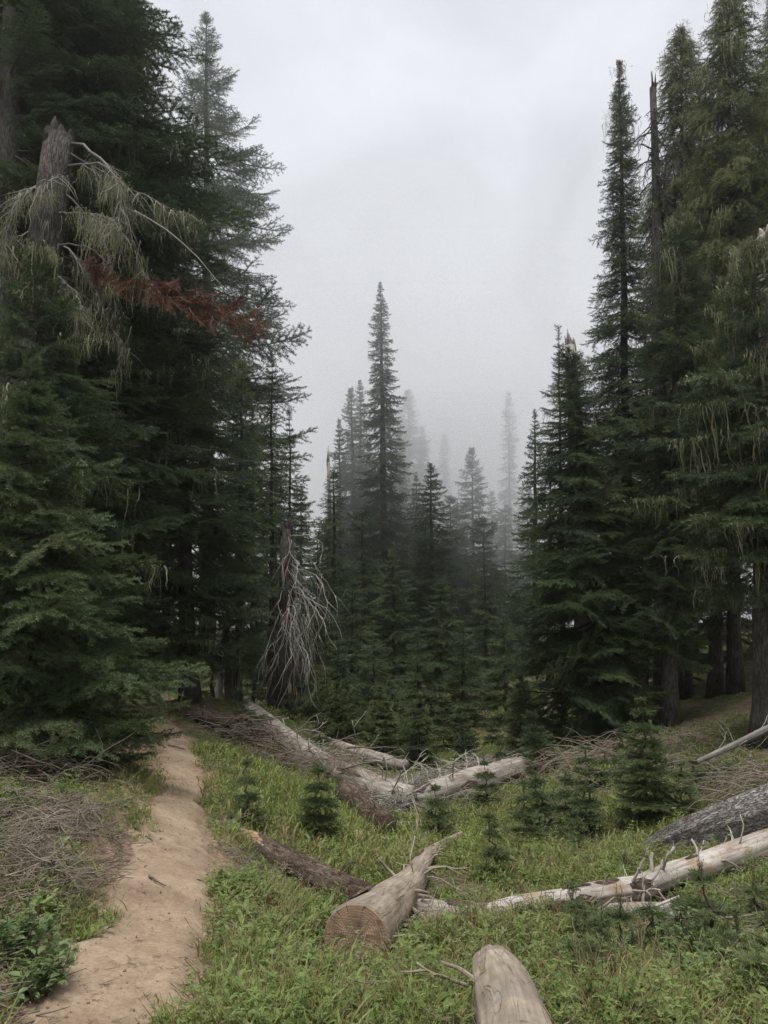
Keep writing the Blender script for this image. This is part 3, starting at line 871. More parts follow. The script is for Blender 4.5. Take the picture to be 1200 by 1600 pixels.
conifer('fir_tree', 'tall misty fir with long upswept limbs rising over the left treeline', 'tree', 322, (322, 18), 32.0,
        [(900, 130), (700, 138), (600, 142), (545, 140), (470, 130), (400, 108), (310, 100), (250, 82), (180, 58), (100, 30), (40, 10), (18, 3)], G_fir[1], 17, trunk_r=.36, dens=13, droop=0, gap=.2, rmin=.55, jitter=1.4, top_up=40)
conifer('fir_tree', 'slim sparse fir with a thin pale leader beside the left tall trees', 'tree', 455, (452, 640), 24.0,
        [(1080, 55), (1000, 52), (900, 45), (820, 38), (760, 26), (700, 13), (640, 2)], G_fir[1], 18, trunk_r=.10, dens=17, droop=-10, gap=.12)
conifer('fir_tree', 'small thin-topped fir poking out just above the barkless dead tree', 'tree', 425, (424, 545), 22.0,
        [(1060, 60), (900, 55), (800, 42), (700, 28), (620, 12), (545, 2)], G_fir[1], 19, trunk_r=.10, dens=17, droop=-8, gap=.14)
# ---- middle distance
conifer('fir_tree', 'dark fir with a bleached broken spar beside its top', 'tree', 522, (521, 735), 29.0,
        [(1130, 50), (1050, 58), (950, 50), (870, 38), (800, 26), (735, 4)], G_fir[1], 21, trunk_r=.16, dens=15, droop=-8, gap=.10)
conifer('fir_tree', 'tallest narrow spire fir in the middle of the clearing, misty at its tip', 'tree', 604, (594, 440), 44.0,
        [(1130, 80), (1000, 84), (900, 74), (820, 58), (740, 43), (640, 31), (560, 22), (500, 13), (440, 2)], G_fir[2], 22, trunk_r=.32, dens=9, droop=-16, gap=.10, rmin=.5, top_up=20)
conifer('fir_tree', 'foggy fir left of the tallest spire, the lower of two close tips', 'tree', 560, (548, 606), 52.0,
        [(1000, 40), (850, 34), (750, 26), (660, 15), (603, 2)], G_fir[2], 23, trunk_r=.3, dens=9, droop=-8, gap=.06)
conifer('fir_tree', 'foggy fir left of the tallest spire, the higher of two close tips', 'tree', 568, (562, 594), 54.0,
        [(1000, 40), (850, 34), (750, 24), (660, 13), (594, 2)], G_fir[2], 24, trunk_r=.3, dens=9, droop=-8, gap=.06)
conifer('fir_tree', 'broad pale fir dissolving in fog right behind the tallest spire', 'tree', 645, (637, 612), 84.0,
        [(1050, 60), (900, 55), (800, 46), (720, 34), (660, 20), (612, 4)], G_fir[2], 25, trunk_r=.4, dens=8, droop=-6, gap=.06)
conifer('fir_tree', 'narrow pale column-like fir almost lost in fog', 'tree', 697, (694, 680), 100.0,
        [(1050, 26), (900, 20), (800, 15), (720, 10), (680, 3)], G_fir[2], 26, trunk_r=.4, dens=7, droop=-10, gap=.06)
conifer('fir_tree', 'symmetrical misty fir with fine tiered limbs right of centre', 'tree', 742, (737, 700), 54.0,
        [(1120, 60), (1000, 52), (900, 42), (820, 32), (760, 20), (700, 3)], G_fir[2], 27, trunk_r=.22, dens=8, droop=0, gap=.12)
conifer('fir_tree', 'tall ragged foggy spire standing left of the right treeline', 'tree', 800, (795, 612), 78.0,
        [(1100, 40), (900, 30), (820, 22), (740, 16), (680, 12), (612, 3)], G_fir[2], 28, trunk_r=.3, dens=6, droop=-14, gap=.25)
conifer('fir_tree', 'dark pointed fir between the tallest spire and the misty tiered fir', 'tree', 676, (673, 725), 40.0,
        [(1150, 72), (1000, 66), (900, 50), (820, 34), (760, 17), (725, 3)], G_fir[2], 29, trunk_r=.24, dens=10, droop=-10, gap=.06)
conifer('fir_tree', 'short foggy fir tucked right of the misty tiered fir', 'tree', 770, (768, 768), 66.0,
        [(1100, 48), (950, 38), (860, 25), (768, 3)], G_fir[2], 30, trunk_r=.24, dens=8, droop=-6, gap=.08)
conifer('fir_tree', 'low dark fir in front of the broken spar fir', 'tree', 548, (552, 905), 24.0,
        [(1160, 62), (1080, 58), (1000, 42), (950, 22), (905, 3)], G_fir[1], 31, trunk_r=.10, dens=18, droop=-10, gap=.04)
conifer('fir_tree', 'low dark fir at the foot of the tallest spire', 'tree', 618, (612, 860), 27.0,
        [(1165, 62), (1050, 58), (960, 42), (900, 20), (860, 3)], G_fir[1], 32, trunk_r=.11, dens=17, droop=-12, gap=.04)
conifer('fir_tree', 'bushy dark fir behind the crossed grey logs', 'tree', 688, (690, 905), 25.0,
        [(1170, 64), (1080, 60), (1000, 42), (950, 22), (905, 3)], G_fir[1], 33, trunk_r=.11, dens=18, droop=-12, gap=.04)
conifer('fir_tree', 'dim fir in shade just left of the big right hand fir', 'tree', 762, (756, 880), 29.0,
        [(1160, 56), (1080, 52), (1000, 40), (940, 20), (880, 3)], G_fir[1], 34, trunk_r=.11, dens=16, droop=-10, gap=.06)
conifer('fir_tree', 'shaded fir rising directly behind the hanging bleached branches', 'tree', 492, (497, 830), 26.0,
        [(1150, 46), (1050, 46), (950, 34), (880, 18), (830, 3)], G_fir[1], 35, trunk_r=.10, dens=17, droop=-10, gap=.06)
for i, (bx, tx, ty, Y, hw, lab) in enumerate([
        (534, 530, 655, 50.0, 34, 'misty fir left of the twin tips, shoulder of the middle group'), (580, 577, 690, 54.0, 40, 'misty fir filling the space left of the tallest spire'),
        (628, 624, 672, 56.0, 40, 'misty fir close on the right of the tallest spire'), (652, 650, 742, 47.0, 42, 'misty fir between the tallest spire and the dark pointed fir'),
        (706, 704, 775, 50.0, 42, 'misty fir left of the tiered fir'), (665, 660, 668, 88.0, 34, 'very pale fir far back beside the broad foggy one'),
        (722, 718, 800, 72.0, 40, 'pale fir far back between the tiered fir and the column-like one'), (760, 755, 810, 44.0, 44, 'misty fir just right of the tiered fir'),
        (790, 790, 790, 58.0, 40, 'misty fir below the ragged spire'), (568, 566, 800, 36.0, 44, 'dark fir right of the bleached spar')]):
    conifer('middle_fir', lab, 'tree', bx, (tx, ty), Y, [(1130, hw * 1.25), (980, hw * 1.2), (880, hw), ((ty + 850) / 2, hw * .62), (ty + 40, hw * .25), (ty, 2)], G_fir[2], 450 + i, trunk_r=.2, dens=9, droop=-9, gap=.06)
for i, (bx, tx, ty, Y, hw, lab) in enumerate([
        (585, 583, 990, 22.5, 50, 'low shaded fir behind the long grey fallen trunk'), (655, 652, 985, 23.5, 48, 'low shaded fir between the two bushy middle firs'),
        (722, 724, 975, 24.0, 48, 'low shaded fir right of the bushy dark fir'), (790, 786, 960, 23.0, 52, 'low shaded fir tucked under the broad right hand fir'),
        (610, 606, 1010, 31.0, 46, 'dim low fir deeper in the woods behind the middle trees'), (745, 748, 985, 33.0, 46, 'dim low fir deeper in the woods below the misty tiered fir'),
        (1010, 1012, 985, 21.0, 46, 'low shaded fir behind the waist-high tiered sapling'), (1075, 1078, 1000, 20.5, 44, 'low shaded fir right of the broad fir trunk'), (1150, 1148, 990, 19.5, 48, 'low shaded fir among the bare right hand trunks'),
        (1100, 1096, 1010, 24.0, 46, 'dim low fir deep in the right hand woods'), (330, 332, 1000, 25.0, 44, 'dim low fir deep behind the bend of the path'), (395, 398, 990, 24.0, 44, 'dim low fir behind the slender grey stub'), (250, 252, 1000, 24.0, 50, 'dim low fir behind the bluish young fir'),
        (468, 470, 985, 21.5, 44, 'low shaded fir behind the dead tree with hanging branches'), (530, 528, 1000, 21.0, 42, 'low shaded fir left of the long grey trunk foot')]):
    conifer('young_fir', lab, 'tree', bx, (tx, ty), Y, [(1185, hw), (1120, hw * 1.1), (1060, hw * .8), ((ty + 1040) / 2, hw * .45), (ty, 2)], G_fir[1], 400 + i, trunk_r=.07, dens=17, droop=-10, gap=.04)
# ---- right side
conifer('fir_tree', 'broad dark fir with limbs sweeping to the ground, its top snapped off', 'tree', 952, (895, 560), 17.0,
        [(1150, 118), (1060, 140), (960, 140), (870, 128), (780, 105), (720, 82), (650, 62), (600, 42), (560, 18)], G_fir[0], 41, trunk_r=.20, dens=30, droop=-16, gap=.03, lichen=.14, rmin=.4, asym=(R(180), .22))
conifer('fir_tree', 'thin twiggy fir tip at the left flank of the broad right hand fir', 'tree', 880, (872, 508), 18.5,
        [(1000, 50), (800, 46), (700, 38), (640, 26), (580, 14), (508, 2)], G_fir[1], 42, trunk_r=.08, dens=9, droop=8, gap=.2)
conifer('fir_tree', 'foggy fir tip peeping past the left flank of the broad right hand fir', 'tree', 838, (836, 640), 36.0,
        [(1100, 50), (900, 42), (800, 30), (700, 12), (640, 2)], G_fir[2], 43, trunk_r=.2, dens=10, droop=-6, gap=.1)
conifer('fir_tree', 'black-green narrow spire fir with a rusty dead tip', 'tree', 985, (968, 95), 21.0,
        [(1000, 70), (700, 74), (560, 62), (490, 55), (440, 46), (340, 35), (240, 27), (180, 18), (135, 8), (95, 1)], G_fir[1], 44, trunk_r=.19, dens=30, droop=-14, gap=.12, tip_dead=.9, rmin=.45, lichen=.04)
conifer('cedar_tree', 'pendulous yellow-green cedar, the shorter of two beside the grey snag', 'tree', 1070, (1064, 40), 19.0,
        [(900, 70), (600, 85), (420, 78), (300, 66), (200, 52), (120, 36), (40, 4)], G_cedar, 45, trunk_r=.15, dens=42, droop=0, gap=.06, lichen=.12, top_up=25, rmin=.5)
conifer('cedar_tree', 'pendulous yellow-green cedar, the taller of two near the right margin', 'tree', 1150, (1138, -40), 17.5,
        [(800, 90), (600, 105), (420, 100), (300, 90), (200, 78), (100, 58), (20, 34), (-40, 4)], G_cedar, 46, trunk_r=.16, dens=42, droop=0, gap=.06, lichen=.14, top_up=25, rmin=.5)
conifer('cedar_tree', 'pendulous cedar whose drooping sprays close the right margin', 'tree', 1215, (1210, -10), 20.0,
        [(800, 70), (500, 80), (300, 70), (150, 48), (50, 22), (-10, 4)], G_cedar, 58, trunk_r=.16, dens=34, droop=0, gap=.06, lichen=.14, top_up=25)
conifer('fir_tree', 'dark green fir in front of the cedars, bushy and full', 'tree', 1045, (1062, 330), 16.0,
        [(1020, 70), (900, 95), (750, 105), (600, 98), (500, 80), (430, 58), (370, 28), (330, 4)], G_fir[0], 47, trunk_r=.17, dens=24, droop=-10, gap=.07, lichen=.2)
conifer('fir_tree', 'lichen-draped olive fir with a thick bare trunk at the right margin', 'tree', 1192, (1175, 380), 12.5,
        [(890, 115), (800, 135), (700, 150), (600, 145), (530, 110), (460, 70), (380, 10)], G_fir[0], 48, trunk_r=.21, dens=22, droop=-16, gap=.10, lichen=.9)
conifer('fir_tree', 'slim dark fir with a bare stem between the two right hand giants', 'tree', 1118, (1120, 420), 18.0,
        [(980, 62), (860, 78), (720, 72), (600, 55), (500, 30), (420, 4)], G_fir[1], 49, trunk_r=.17, dens=18, droop=-14, gap=.08, lichen=.15)
conifer('fir_tree', 'tall fir just beyond the right margin, limbs reaching in', 'tree', 1290, (1275, -250), 15.0,
        [(850, 90), (600, 110), (300, 110), (0, 75), (-250, 5)], G_fir[0], 50, trunk_r=.26, dens=18, droop=-10, gap=.1, lichen=.2)
# ---- woods behind: stand close, alike, half hidden
behind = [(-60, 200, 22, 70), (40, 150, 25, 66), (130, 230, 24, 60), (215, 330, 26, 60), (255, 520, 30, 44), (395, 640, 33, 38), (430, 730, 38, 40), (470, 760, 42, 36),
          (860, 700, 30, 44), (915, 640, 27, 46), (1010, 450, 26, 50), (1085, 420, 25, 56), (1150, 380, 24, 60), (1230, 300, 22, 70), (965, 560, 33, 44), (1300, 250, 26, 66),
          (510, 820, 52, 36), (715, 830, 48, 40), (645, 800, 58, 44), (825, 760, 52, 34)]
for i, (px, py, Y, hw) in enumerate(behind):
    conifer('background_fir', 'dim fir half hidden in the woods behind the front trees', 'tree', px, (px, py), Y,
            [(1085, hw), (950, hw * 1.05), (800 if py < 700 else 1000, hw * .9), ((py + 850) / 2, hw * .6), (py, 3)], G_fir[1] if Y < 30 else G_fir[2], 60 + i, trunk_r=.15, dens=13 if Y < 30 else 9, droop=-10, gap=.08,
            group='firs half hidden in the woods behind')

# ------------------------------------------------------------------ snags and dead trees
def curve_pts(p0, d0, length, nseg, rnd, bend=(0, 0, 0), jit=.06):
    p = Vector(p0); d = Vector(d0).normalized(); pts = [p.copy()]
    for i in range(nseg):
        d = (d + Vector(bend) * (1 / nseg) + Vector((rnd.gauss(0, jit), rnd.gauss(0, jit), rnd.gauss(0, jit)))).normalized()
        p = p + d * (length / nseg); pts.append(p.copy())
    return pts
def taper(r, n, e=.15): return [r * (1 - (1 - e) * i / (n - 1)) for i in range(n)]

def jagged_top(mb, pts, rad, sides, seed, mat=0, h=.5):
    """broken crown of splinters at the end of a tube"""
    rnd = random.Random(seed); c = pts[-1]; t = (pts[-1] - pts[-2]).normalized()
    a = t.cross(Vector((0, 1, .2))).normalized(); b = t.cross(a); r = rad[-1]
    for k in range(9):
        an = k * .7 + rnd.uniform(-.3, .3); o = (a * math.cos(an) + b * math.sin(an)) * r * rnd.uniform(.45, .85)
        l = h * rnd.random() ** 1.8 + .05; j = Vector((rnd.gauss(0, .1), rnd.gauss(0, .1), 0)) * r
        mb.tube([c + o - t * .15, c + o + j + t * l * .5, c + o * rnd.uniform(.8, 1.1) + j * 2 + t * l], [r * .40, r * .26, r * .05], 5, mat, seed=k)

def leaning_snag():
    base = Vector((P(20, 1100, 11.5).x, 11.5, 0)); base.z = Hs(base.x, base.y) - .1
    t = thing('snag', 'leaning grey broken trunk hung with pale lichen and dead limbs', 'dead tree', base)
    top = P(93, 215, 11.5); mid = P(68, 400, 11.5)
    mb = MB()
    pts = [base, base.lerp(mid, .5) + Vector((-.1, 0, 0)), mid, mid.lerp(top, .5), top]
    rad = [.34, .29, .265, .255, .235]
    mb.tube(pts, rad, 14, wob=.07, seed=3)
    jagged_top(mb, pts, rad, 8, 14, h=.32)
    mb.build('trunk', M_bark, t)
    rnd = random.Random(5)
    # limbs sweep right and down from just below the break
    lp = []
    specs = [((112, 225), (1.0, -.1, -.25), 3.3, (0.1, 0, -1.3), .05), ((105, 260), (.9, -.5, -.1), 2.2, (0, 0, -1.5), .035), ((98, 300), (1, .2, -.2), 2.1, (0, 0, -1.5), .032),
             ((90, 330), (1, -.3, -.35), 2.4, (.1, 0, -1.0), .034), ((85, 380), (1, -.2, -.4), 2.2, (0.3, 0, -.8), .03), ((100, 280), (.5, -.9, -.2), 1.5, (0, 0, -1.5), .028),
             ((110, 240), (.8, .5, -.4), 2.2, (0, 0, -1.2), .03), ((60, 290), (-.35, -.5, -.4), 1.7, (0, 0, -1.4), .035), ((50, 360), (-.4, -.4, -.7), 1.3, (0, 0, -1), .026), ((75, 420), (.9, -.4, -.5), 2.0, (.2, 0, -.6), .028)]
    for k, ((px, py), d, l, bend, r) in enumerate(specs):
        p = P(px, py, 11.45)
        ps = curve_pts(p, d, l, 13, rnd, bend, .15)
        m2 = MB(); m2.tube(ps, taper(r * .62, len(ps)), 7, wob=.1, seed=k)
        br = m2.build('branch', M_limb, t)
        m3 = MB(); cnt = 0
        for j in range(2, len(ps)):
            for _ in range(3):
                dd = (ps[j] - ps[j - 1]).normalized() + Vector((rnd.gauss(0, .6), rnd.gauss(0, .6), rnd.gauss(-.3, .4)))
                tw = curve_pts(ps[j], dd, rnd.uniform(.25, .8), 4, rnd, (0, 0, -.9), .12)
                m3.tube(tw, taper(.009, 5), 4, seed=j); cnt += 1
                for q in tw[1:]: 
                    if rnd.random() < .26: lp.append(q)
            if rnd.random() < .5: lp.append(ps[j])
        tw = m3.build('twig', M_limb, br); tw['kind'] = 'stuff'
    m_ = len(lp)
    scatter('lichen', G_lichen, [tuple(q) for q in lp], np.stack([np.zeros(m_), np.zeros(m_), rng.uniform(0, 6.28, m_)], 1), np.repeat(rng.uniform(.35, 1.1, (m_, 1)), 3, 1), rng.integers(0, 5, m_), t)
    # rust-red dead sprays at the ends of two limbs
    pos = []; rot = []; scl = []; idx = []
    for (x0, y0, x1, y1, cnt) in ((118, 405, 190, 445, 22), (215, 440, 388, 502, 70)):
        for j in range(cnt):
            f = j / (cnt - 1); p = P(x0 + (x1 - x0) * f, y0 + (y1 - y0) * f + rnd.gauss(0, 11), 10.9 + rnd.uniform(-.35, .35))
            pos.append(tuple(p)); rot.append((rnd.gauss(0, 1.0), R(15 + rnd.gauss(0, 28)), rnd.gauss(-.1, 1.1))); s = rnd.uniform(.4, .8); scl.append((s, s, s)); idx.append(rnd.randrange(3))
    d = scatter('dead_foliage', G_red, pos, rot, scl, idx, t); d['label'] = 'rust-red dead needles on a drooping limb'
    m4 = MB()
    for (a, b) in (((210, 330), (385, 492)), ((95, 380), (185, 435))):
        p0 = P(a[0], a[1], 11.2); p1 = P(b[0], b[1], 10.9)
        ps = [p0.lerp(p1, f) + Vector((0, 0, .18 * math.sin(f * 3.14) + rnd.gauss(0, .02))) for f in np.linspace(0, 1, 8)]
        m5 = MB(); m5.tube(ps, taper(.02, 8), 6, seed=9); m5.build('branch', M_limb, t)
leaning_snag()

def barkless():
    Y = 18.0; bx = P(447, 1100, Y).x; base = Vector((bx, Y, Hs(bx, Y) - .1))
    t = thing('dead_tree', 'snapped dead tree with long bleached branches hanging to the ground', 'dead tree', base)
    top = P(449, 828, Y); mb = MB()
    pts = [base, base.lerp(top, .3), base.lerp(top, .65), top]; rad = [.25, .20, .18, .155]
    mb.tube(pts, rad, 12, wob=.06, seed=31); jagged_top(mb, pts, rad, 7, 6, h=.35)
    mb.build('trunk', M_bark, t)
    m5 = MB(); p = P(450, 1085, Y - .2); m5.tube([p + Vector((0, .05, -.1)), p + Vector((.03, .03, .12)), p + Vector((.05, .06, .34))], [.07, .05, .008], 5, wob=.3, seed=2); m5.build('splinter', M_orange, t)
    rnd = random.Random(8)
    for k in range(44):
        f = rnd.uniform(.42, .97)
        p = base.lerp(top, f) + Vector((rnd.uniform(0, .12), rnd.uniform(-.18, .05), 0))
        left = rnd.random() < .06
        d = Vector((rnd.uniform(.02, .42) * (-.5 if left else 1), rnd.uniform(-.6, .2), rnd.uniform(-.5, .3)))
        l = rnd.uniform(1.0, 4.6) * (.5 + .5 * f)
        l = min(l, (p.z - Hs(p.x + .4, Y)) * 1.02)
        ps = curve_pts(p, d, l, 16, rnd, (-.3, 0, -4.6), .27)
        m2 = MB(); m2.tube(ps, taper(rnd.uniform(.008, .014), len(ps), .25), 5, seed=k); br = m2.build('branch', M_pale, t)
        m3 = MB(); 
        for j in (4, 6, 8, 9):
            dd = (ps[j] - ps[j - 1]).normalized() + Vector((rnd.gauss(0, .5), rnd.gauss(0, .5), -.3))
            m3.tube(curve_pts(ps[j], dd, rnd.uniform(.25, .8), 4, rnd, (0, 0, -1.2), .12), taper(.009, 5), 4, seed=j)
        tw = m3.build('twig', M_pale, br); tw['kind'] = 'stuff'
barkless()

def spar(px0, px, pyt, pyb, Y, r, label, seed, mat, nbr=14, cat='dead tree', top_r=.5, bl=1.0, jag=.6, low=.6):
    bx = P(px0, 1100, Y).x; base = Vector((bx, Y, Hs(bx, Y) - .1)); top = P(px, pyt, Y)
    t = thing('snag', label, cat, base)
    mb = MB(); k = 8
    rnd = random.Random(seed)
    pts = [base.lerp(top, i / (k - 1)) + Vector((rnd.gauss(0, .03), 0, 0)) for i in range(k)]; rad = [r * (1 - (1 - top_r) * i / (k - 1)) for i in range(k)]
    mb.tube(pts, rad, 10, wob=.08, seed=seed); jagged_top(mb, pts, rad, 6, seed, h=jag); mb.build('trunk', mat, t)
    for q in range(nbr):
        f = rnd.uniform(low, .97); c = base.lerp(top, f); a = rnd.uniform(0, 6.28)
        ps = curve_pts(c, (math.cos(a), math.sin(a), rnd.uniform(-.4, .2)), rnd.uniform(.3, 1.0) * bl, 5, rnd, (0, 0, -1.3), .12)
        m2 = MB(); m2.tube(ps, taper(.022, 6), 5, seed=q)
        for j in (2, 3, 4):
            m2.tube(curve_pts(ps[j], (rnd.gauss(0, 1), rnd.gauss(0, 1), -.6), rnd.uniform(.2, .5), 3, rnd, (0, 0, -1), .1), taper(.009, 4), 4, seed=j)
        m2.build('branch', mat, t)
    return t
spar(1035, 1021, 138, 1000, 18.6, .24, 'grey splintered snag between the black spire fir and the cedars', 51, M_bark, nbr=90, top_r=.35, bl=1.2, jag=.45, low=.62)
spar(915, 891, 540, 1000, 17.3, .2, 'short stub of snapped trunk sticking out of the broad fir', 52, M_snag, nbr=4, top_r=.62, bl=.7, jag=.35, low=.9)
spar(514, 515, 722, 1000, 29.6, .13, 'thin bleached spar standing beside the dark middle fir', 53, M_snag, nbr=3, top_r=.5, bl=.4, jag=.7, low=.9)
spar(1207, 1200, 370, 900, 13.2, .24, 'pale broken trunk with bare grey limbs at the right margin', 54, M_snag, nbr=14, top_r=.8, bl=1.5, jag=.3, low=.55)
spar(357, 354, 965, 1090, 19.0, .12, 'slender grey stub of a trunk left of the hanging bleached branches', 55, M_bark, nbr=3, top_r=.75, bl=.4, jag=.25, low=.5)
spar(345, 342, 985, 1090, 21.0, .11, 'pale thin dead stem next to the slender stub', 56, M_snag, nbr=2, top_r=.7, bl=.4, jag=.25, low=.5)
spar(430, 424, 1000, 1090, 20.5, .17, 'dark stub of a trunk just left of the hanging bleached branches', 57, M_bark_far, nbr=2, top_r=.8, bl=.4, jag=.25, low=.5)

# ------------------------------------------------------------------ fallen logs
def smooth_path(lw, k=9):
    a = np.array([[*p, r] for p, r in lw]); s = np.linspace(0, len(a) - 1, (len(a) - 1) * k + 1)
    c = cr(a, s); return [Vector(q[:3]) for q in c], [max(.012, q[3]) for q in c]
def log(key, name, label, mat, seed, stubs=(), sides=20, wob=.05, cap=None, cat='log', stub_mat=None, smoothlog=False, scraps=0, lift=0.0):
    pts, rad = smooth_path(LOGW[key])
    for q in pts: q.z += lift
    base = pts[0].copy(); base.z -= rad[0]
    t = thing(name, label, cat, base)
    mb = MB(); mb.tube(pts, rad, sides + 12, wob=wob * .6, seed=seed, cap=True, rough=.22 if not smoothlog else .1)
    mb.build('log_body', mat, t)
    rnd = random.Random(seed)
    for k, (f, ang, l, r, bend) in enumerate(stubs):
        i = int(f * (len(pts) - 1)); i = min(max(i, 1), len(pts) - 2)
        tn = (pts[i + 1] - pts[i - 1]).normalized(); up = (Vector((0, 0, 1)) - tn * tn.z).normalized(); sd = tn.cross(up)
        d = up * math.cos(ang) + sd * math.sin(ang)
        p = pts[i] + d * rad[i] * .7
        ps = curve_pts(p, d + tn * rnd.uniform(.0, .7), l, 6, rnd, [.35 * q for q in bend], .24)
        m2 = MB(); m2.tube(ps, taper(r * .62 * rnd.uniform(.6, 1.15), 7, rnd.uniform(.35, .75)), 6, wob=.25, seed=k)
        if l > .3:
            for j in (3, 5):
                m2.tube(curve_pts(ps[j], (ps[j] - ps[j - 1]).normalized() + Vector((rnd.gauss(0, .6), rnd.gauss(0, .6), rnd.gauss(0, .4))), l * rnd.uniform(.25, .5), 4, rnd, bend, .12), taper(r * .5, 5), 5, seed=j)
        m2.build('branch_stub', stub_mat or mat, t)
    if scraps: bark_patches(t, pts, rad, scraps, seed)
    return t, pts, rad
def bark_patch(t, pts, rad, f0, f1, a0, a1, seed, mat=None, name='bark_patch'):
    rnd = random.Random(seed); n_ = len(pts); i0, i1 = int(f0 * (n_ - 1)), max(int(f0 * (n_ - 1)) + 3, int(f1 * (n_ - 1)))
    i1 = min(i1, n_ - 2); K = 9; V = []; rows = i1 - i0 + 1
    for i in range(i0, i1 + 1):
        tn = (pts[min(i + 1, n_ - 1)] - pts[max(i - 1, 0)]).normalized(); up = (Vector((0, 0, 1)) - tn * tn.z).normalized(); sd = tn.cross(up)
        u = (i - i0) / (rows - 1); sh = math.sin(math.pi * min(max(u, .04), .96)) ** .45
        lo = (a0 + a1) / 2 - (a1 - a0) / 2 * sh * rnd.uniform(.65, 1.1); hi = (a0 + a1) / 2 + (a1 - a0) / 2 * sh * rnd.uniform(.65, 1.1)
        for k in range(K):
            a = lo + (hi - lo) * k / (K - 1); e = (k in (0, K - 1)) or i in (i0, i1)
            V.append(pts[i] + (up * math.cos(a) + sd * math.sin(a)) * (rad[i] * (1.03 if e else 1.09) + rnd.uniform(-.003, .006)))
    Fc = []; uv = []
    for i in range(rows - 1):
        for k in range(K - 1):
            Fc.append((i * K + k, i * K + k + 1, (i + 1) * K + k + 1, (i + 1) * K + k)); uv.append([(k * .03, i * .05), (k * .03 + .03, i * .05), (k * .03 + .03, i * .05 + .05), (k * .03, i * .05 + .05)])
    mb = MB(); mb.add(V, Fc, 0, uv); mb.build(name, mat or M_rot, t)
def bark_patches(t, pts, rad, cnt, seed, mat=None, f0=.05, f1=.95):
    rnd = random.Random(seed)
    for k in range(cnt):
        f = rnd.uniform(f0, f1 - .08); a = rnd.uniform(-2.0, 2.0); w = rnd.uniform(.25, .8)
        bark_patch(t, pts, rad, f, f + rnd.uniform(.04, .16), a - w, a + w, seed * 31 + k, mat)
def rstubs(seed, cnt, f0, f1, l0, l1, r0, r1, side=None, bz=-.6):
    rnd = random.Random(seed); o = []
    for _ in range(cnt):
        a = rnd.uniform(-2.0, 2.0) if side is None else side + rnd.uniform(-.6, .6)
        o.append((rnd.uniform(f0, f1), a, rnd.uniform(l0, l1), rnd.uniform(r0, r1), (rnd.gauss(0, .3), rnd.gauss(0, .3), bz)))
    return o
# the big sawn log: cut face is a part of its own
t, pts, rad = log('sawn', 'sawn_log', 'big tan log, barkless, sawn end facing out, lying in the grass', M_tan, 70,
    [(.42, -.2, .10, .022, (0, 0, .2)), (.50, 1.2, .28, .022, (0, 0, -.3)), (.38, 1.5, .40, .022, (.3, -.6, -.5)), (.30, 1.75, .30, .03, (0, -.5, -.5)), (.14, 2.2, .55, .024, (.2, -.8, .2)), (.10, 2.4, .30, .03, (.2, -.5, 0)),
     (.46, -1.0, .28, .026, (-.2, 0, .4)), (.52, -.4, .75, .022, (-.9, .3, .5)), (.56, .8, .32, .018, (.5, 0, -.4)), (.54, 1.5, .5, .02, (.6, 0, -.6)), (.58, 1.3, .45, .016, (.8, 0, -.5)), (.62, 1.6, .35, .015, (0, 0, -.5)),
     (.66, .3, .12, .012, (0, 0, 0)), (.6, -1.3, .25, .014, (0, 0, -.3)), (.72, 1.0, .25, .012, (.4, 0, 0)), (.45, .4, .16, .018, (0, 0, 0)), (.34, 1.1, .2, .024, (.4, -.3, 0)), (.78, -.8, .2, .01, (0, 0, .3))], sides=28, wob=.035, smoothlog=True, scraps=5)
def cut_face(t, c, axis_, r, name='cut_face', mat=None, sides=28, seed=1):
    rnd = random.Random(seed); ax = axis_.normalized(); a = ax.cross(Vector((0, 0, 1))).normalized(); b = a.cross(ax)
    mb = MB(); rings = [0, .35, .7, .95, 1.0]; V = [c + ax * .006]; Fc = []; uv = []
    for q in rings[1:]:
        for k in range(sides):
            an = 6.283 * k / sides
            V.append(c + (a * math.cos(an) + b * math.sin(an)) * r * q + ax * (.006 if q < 1 else -.012) + ax * rnd.uniform(-.002, .002))
    def UV(i):
        if i == 0: return (.5, .5)
        q = rings[1 + (i - 1) // sides]; an = 6.283 * ((i - 1) % sides) / sides
        return (.5 + .5 * q * math.cos(an), .5 + .5 * q * math.sin(an))
    for k in range(sides):
        k2 = (k + 1) % sides
        Fc.append((0, 1 + k, 1 + k2))
        for g_ in range(len(rings) - 2):
            o = 1 + g_ * sides; Fc.append((o + k, o + sides + k, o + sides + k2, o + k2))
    mb.add(V, Fc, 0, [[UV(i) for i in f] for f in Fc])
    return mb.build(name, mat or M_saw, t, smooth=False)
cf = cut_face(t, pts[0], pts[0] - pts[1], rad[0] * .985)
cf['label'] = 'brown sawn end grain with radial cracks'
t, pts, rad = log('front', 'sawn_log', 'smooth pale tan log running out of the bottom edge, no bark', M_tan, 71,
    [(.62, -1.35, .22, .028, (-.8, 0, .2)), (.66, -1.7, .34, .018, (-.6, 0, 0)), (.55, 1.5, .16, .02, (.3, 0, -.2)), (.3, 1.6, .2, .018, (0, .5, -.3))], sides=28, wob=.03, smoothlog=True)
cut_face(t, pts[-1], pts[-1] - pts[-2], rad[-1] * .98, mat=M_saw)
log('rotten', 'rotten_log', 'half buried dark brown rotten log beside the path slope', M_rot, 72, rstubs(3, 4, .3, .9, .08, .3, .012, .02), wob=.09)
m = MB(); pp, rr = smooth_path(LOGW['rotten']); 
m.tube([q + Vector((-.005, -.015, .02)) for q in pp[:15]], [r_ * (.97 - .012 * i) for i, r_ in enumerate(rr[:15])], 16, wob=.05, seed=4, rough=.3)
sp = m.build('exposed_wood', M_orange, [o for o in col.objects if o.name.startswith('rotten_log')][0]); sp['label'] = 'orange split wood at the upper end'
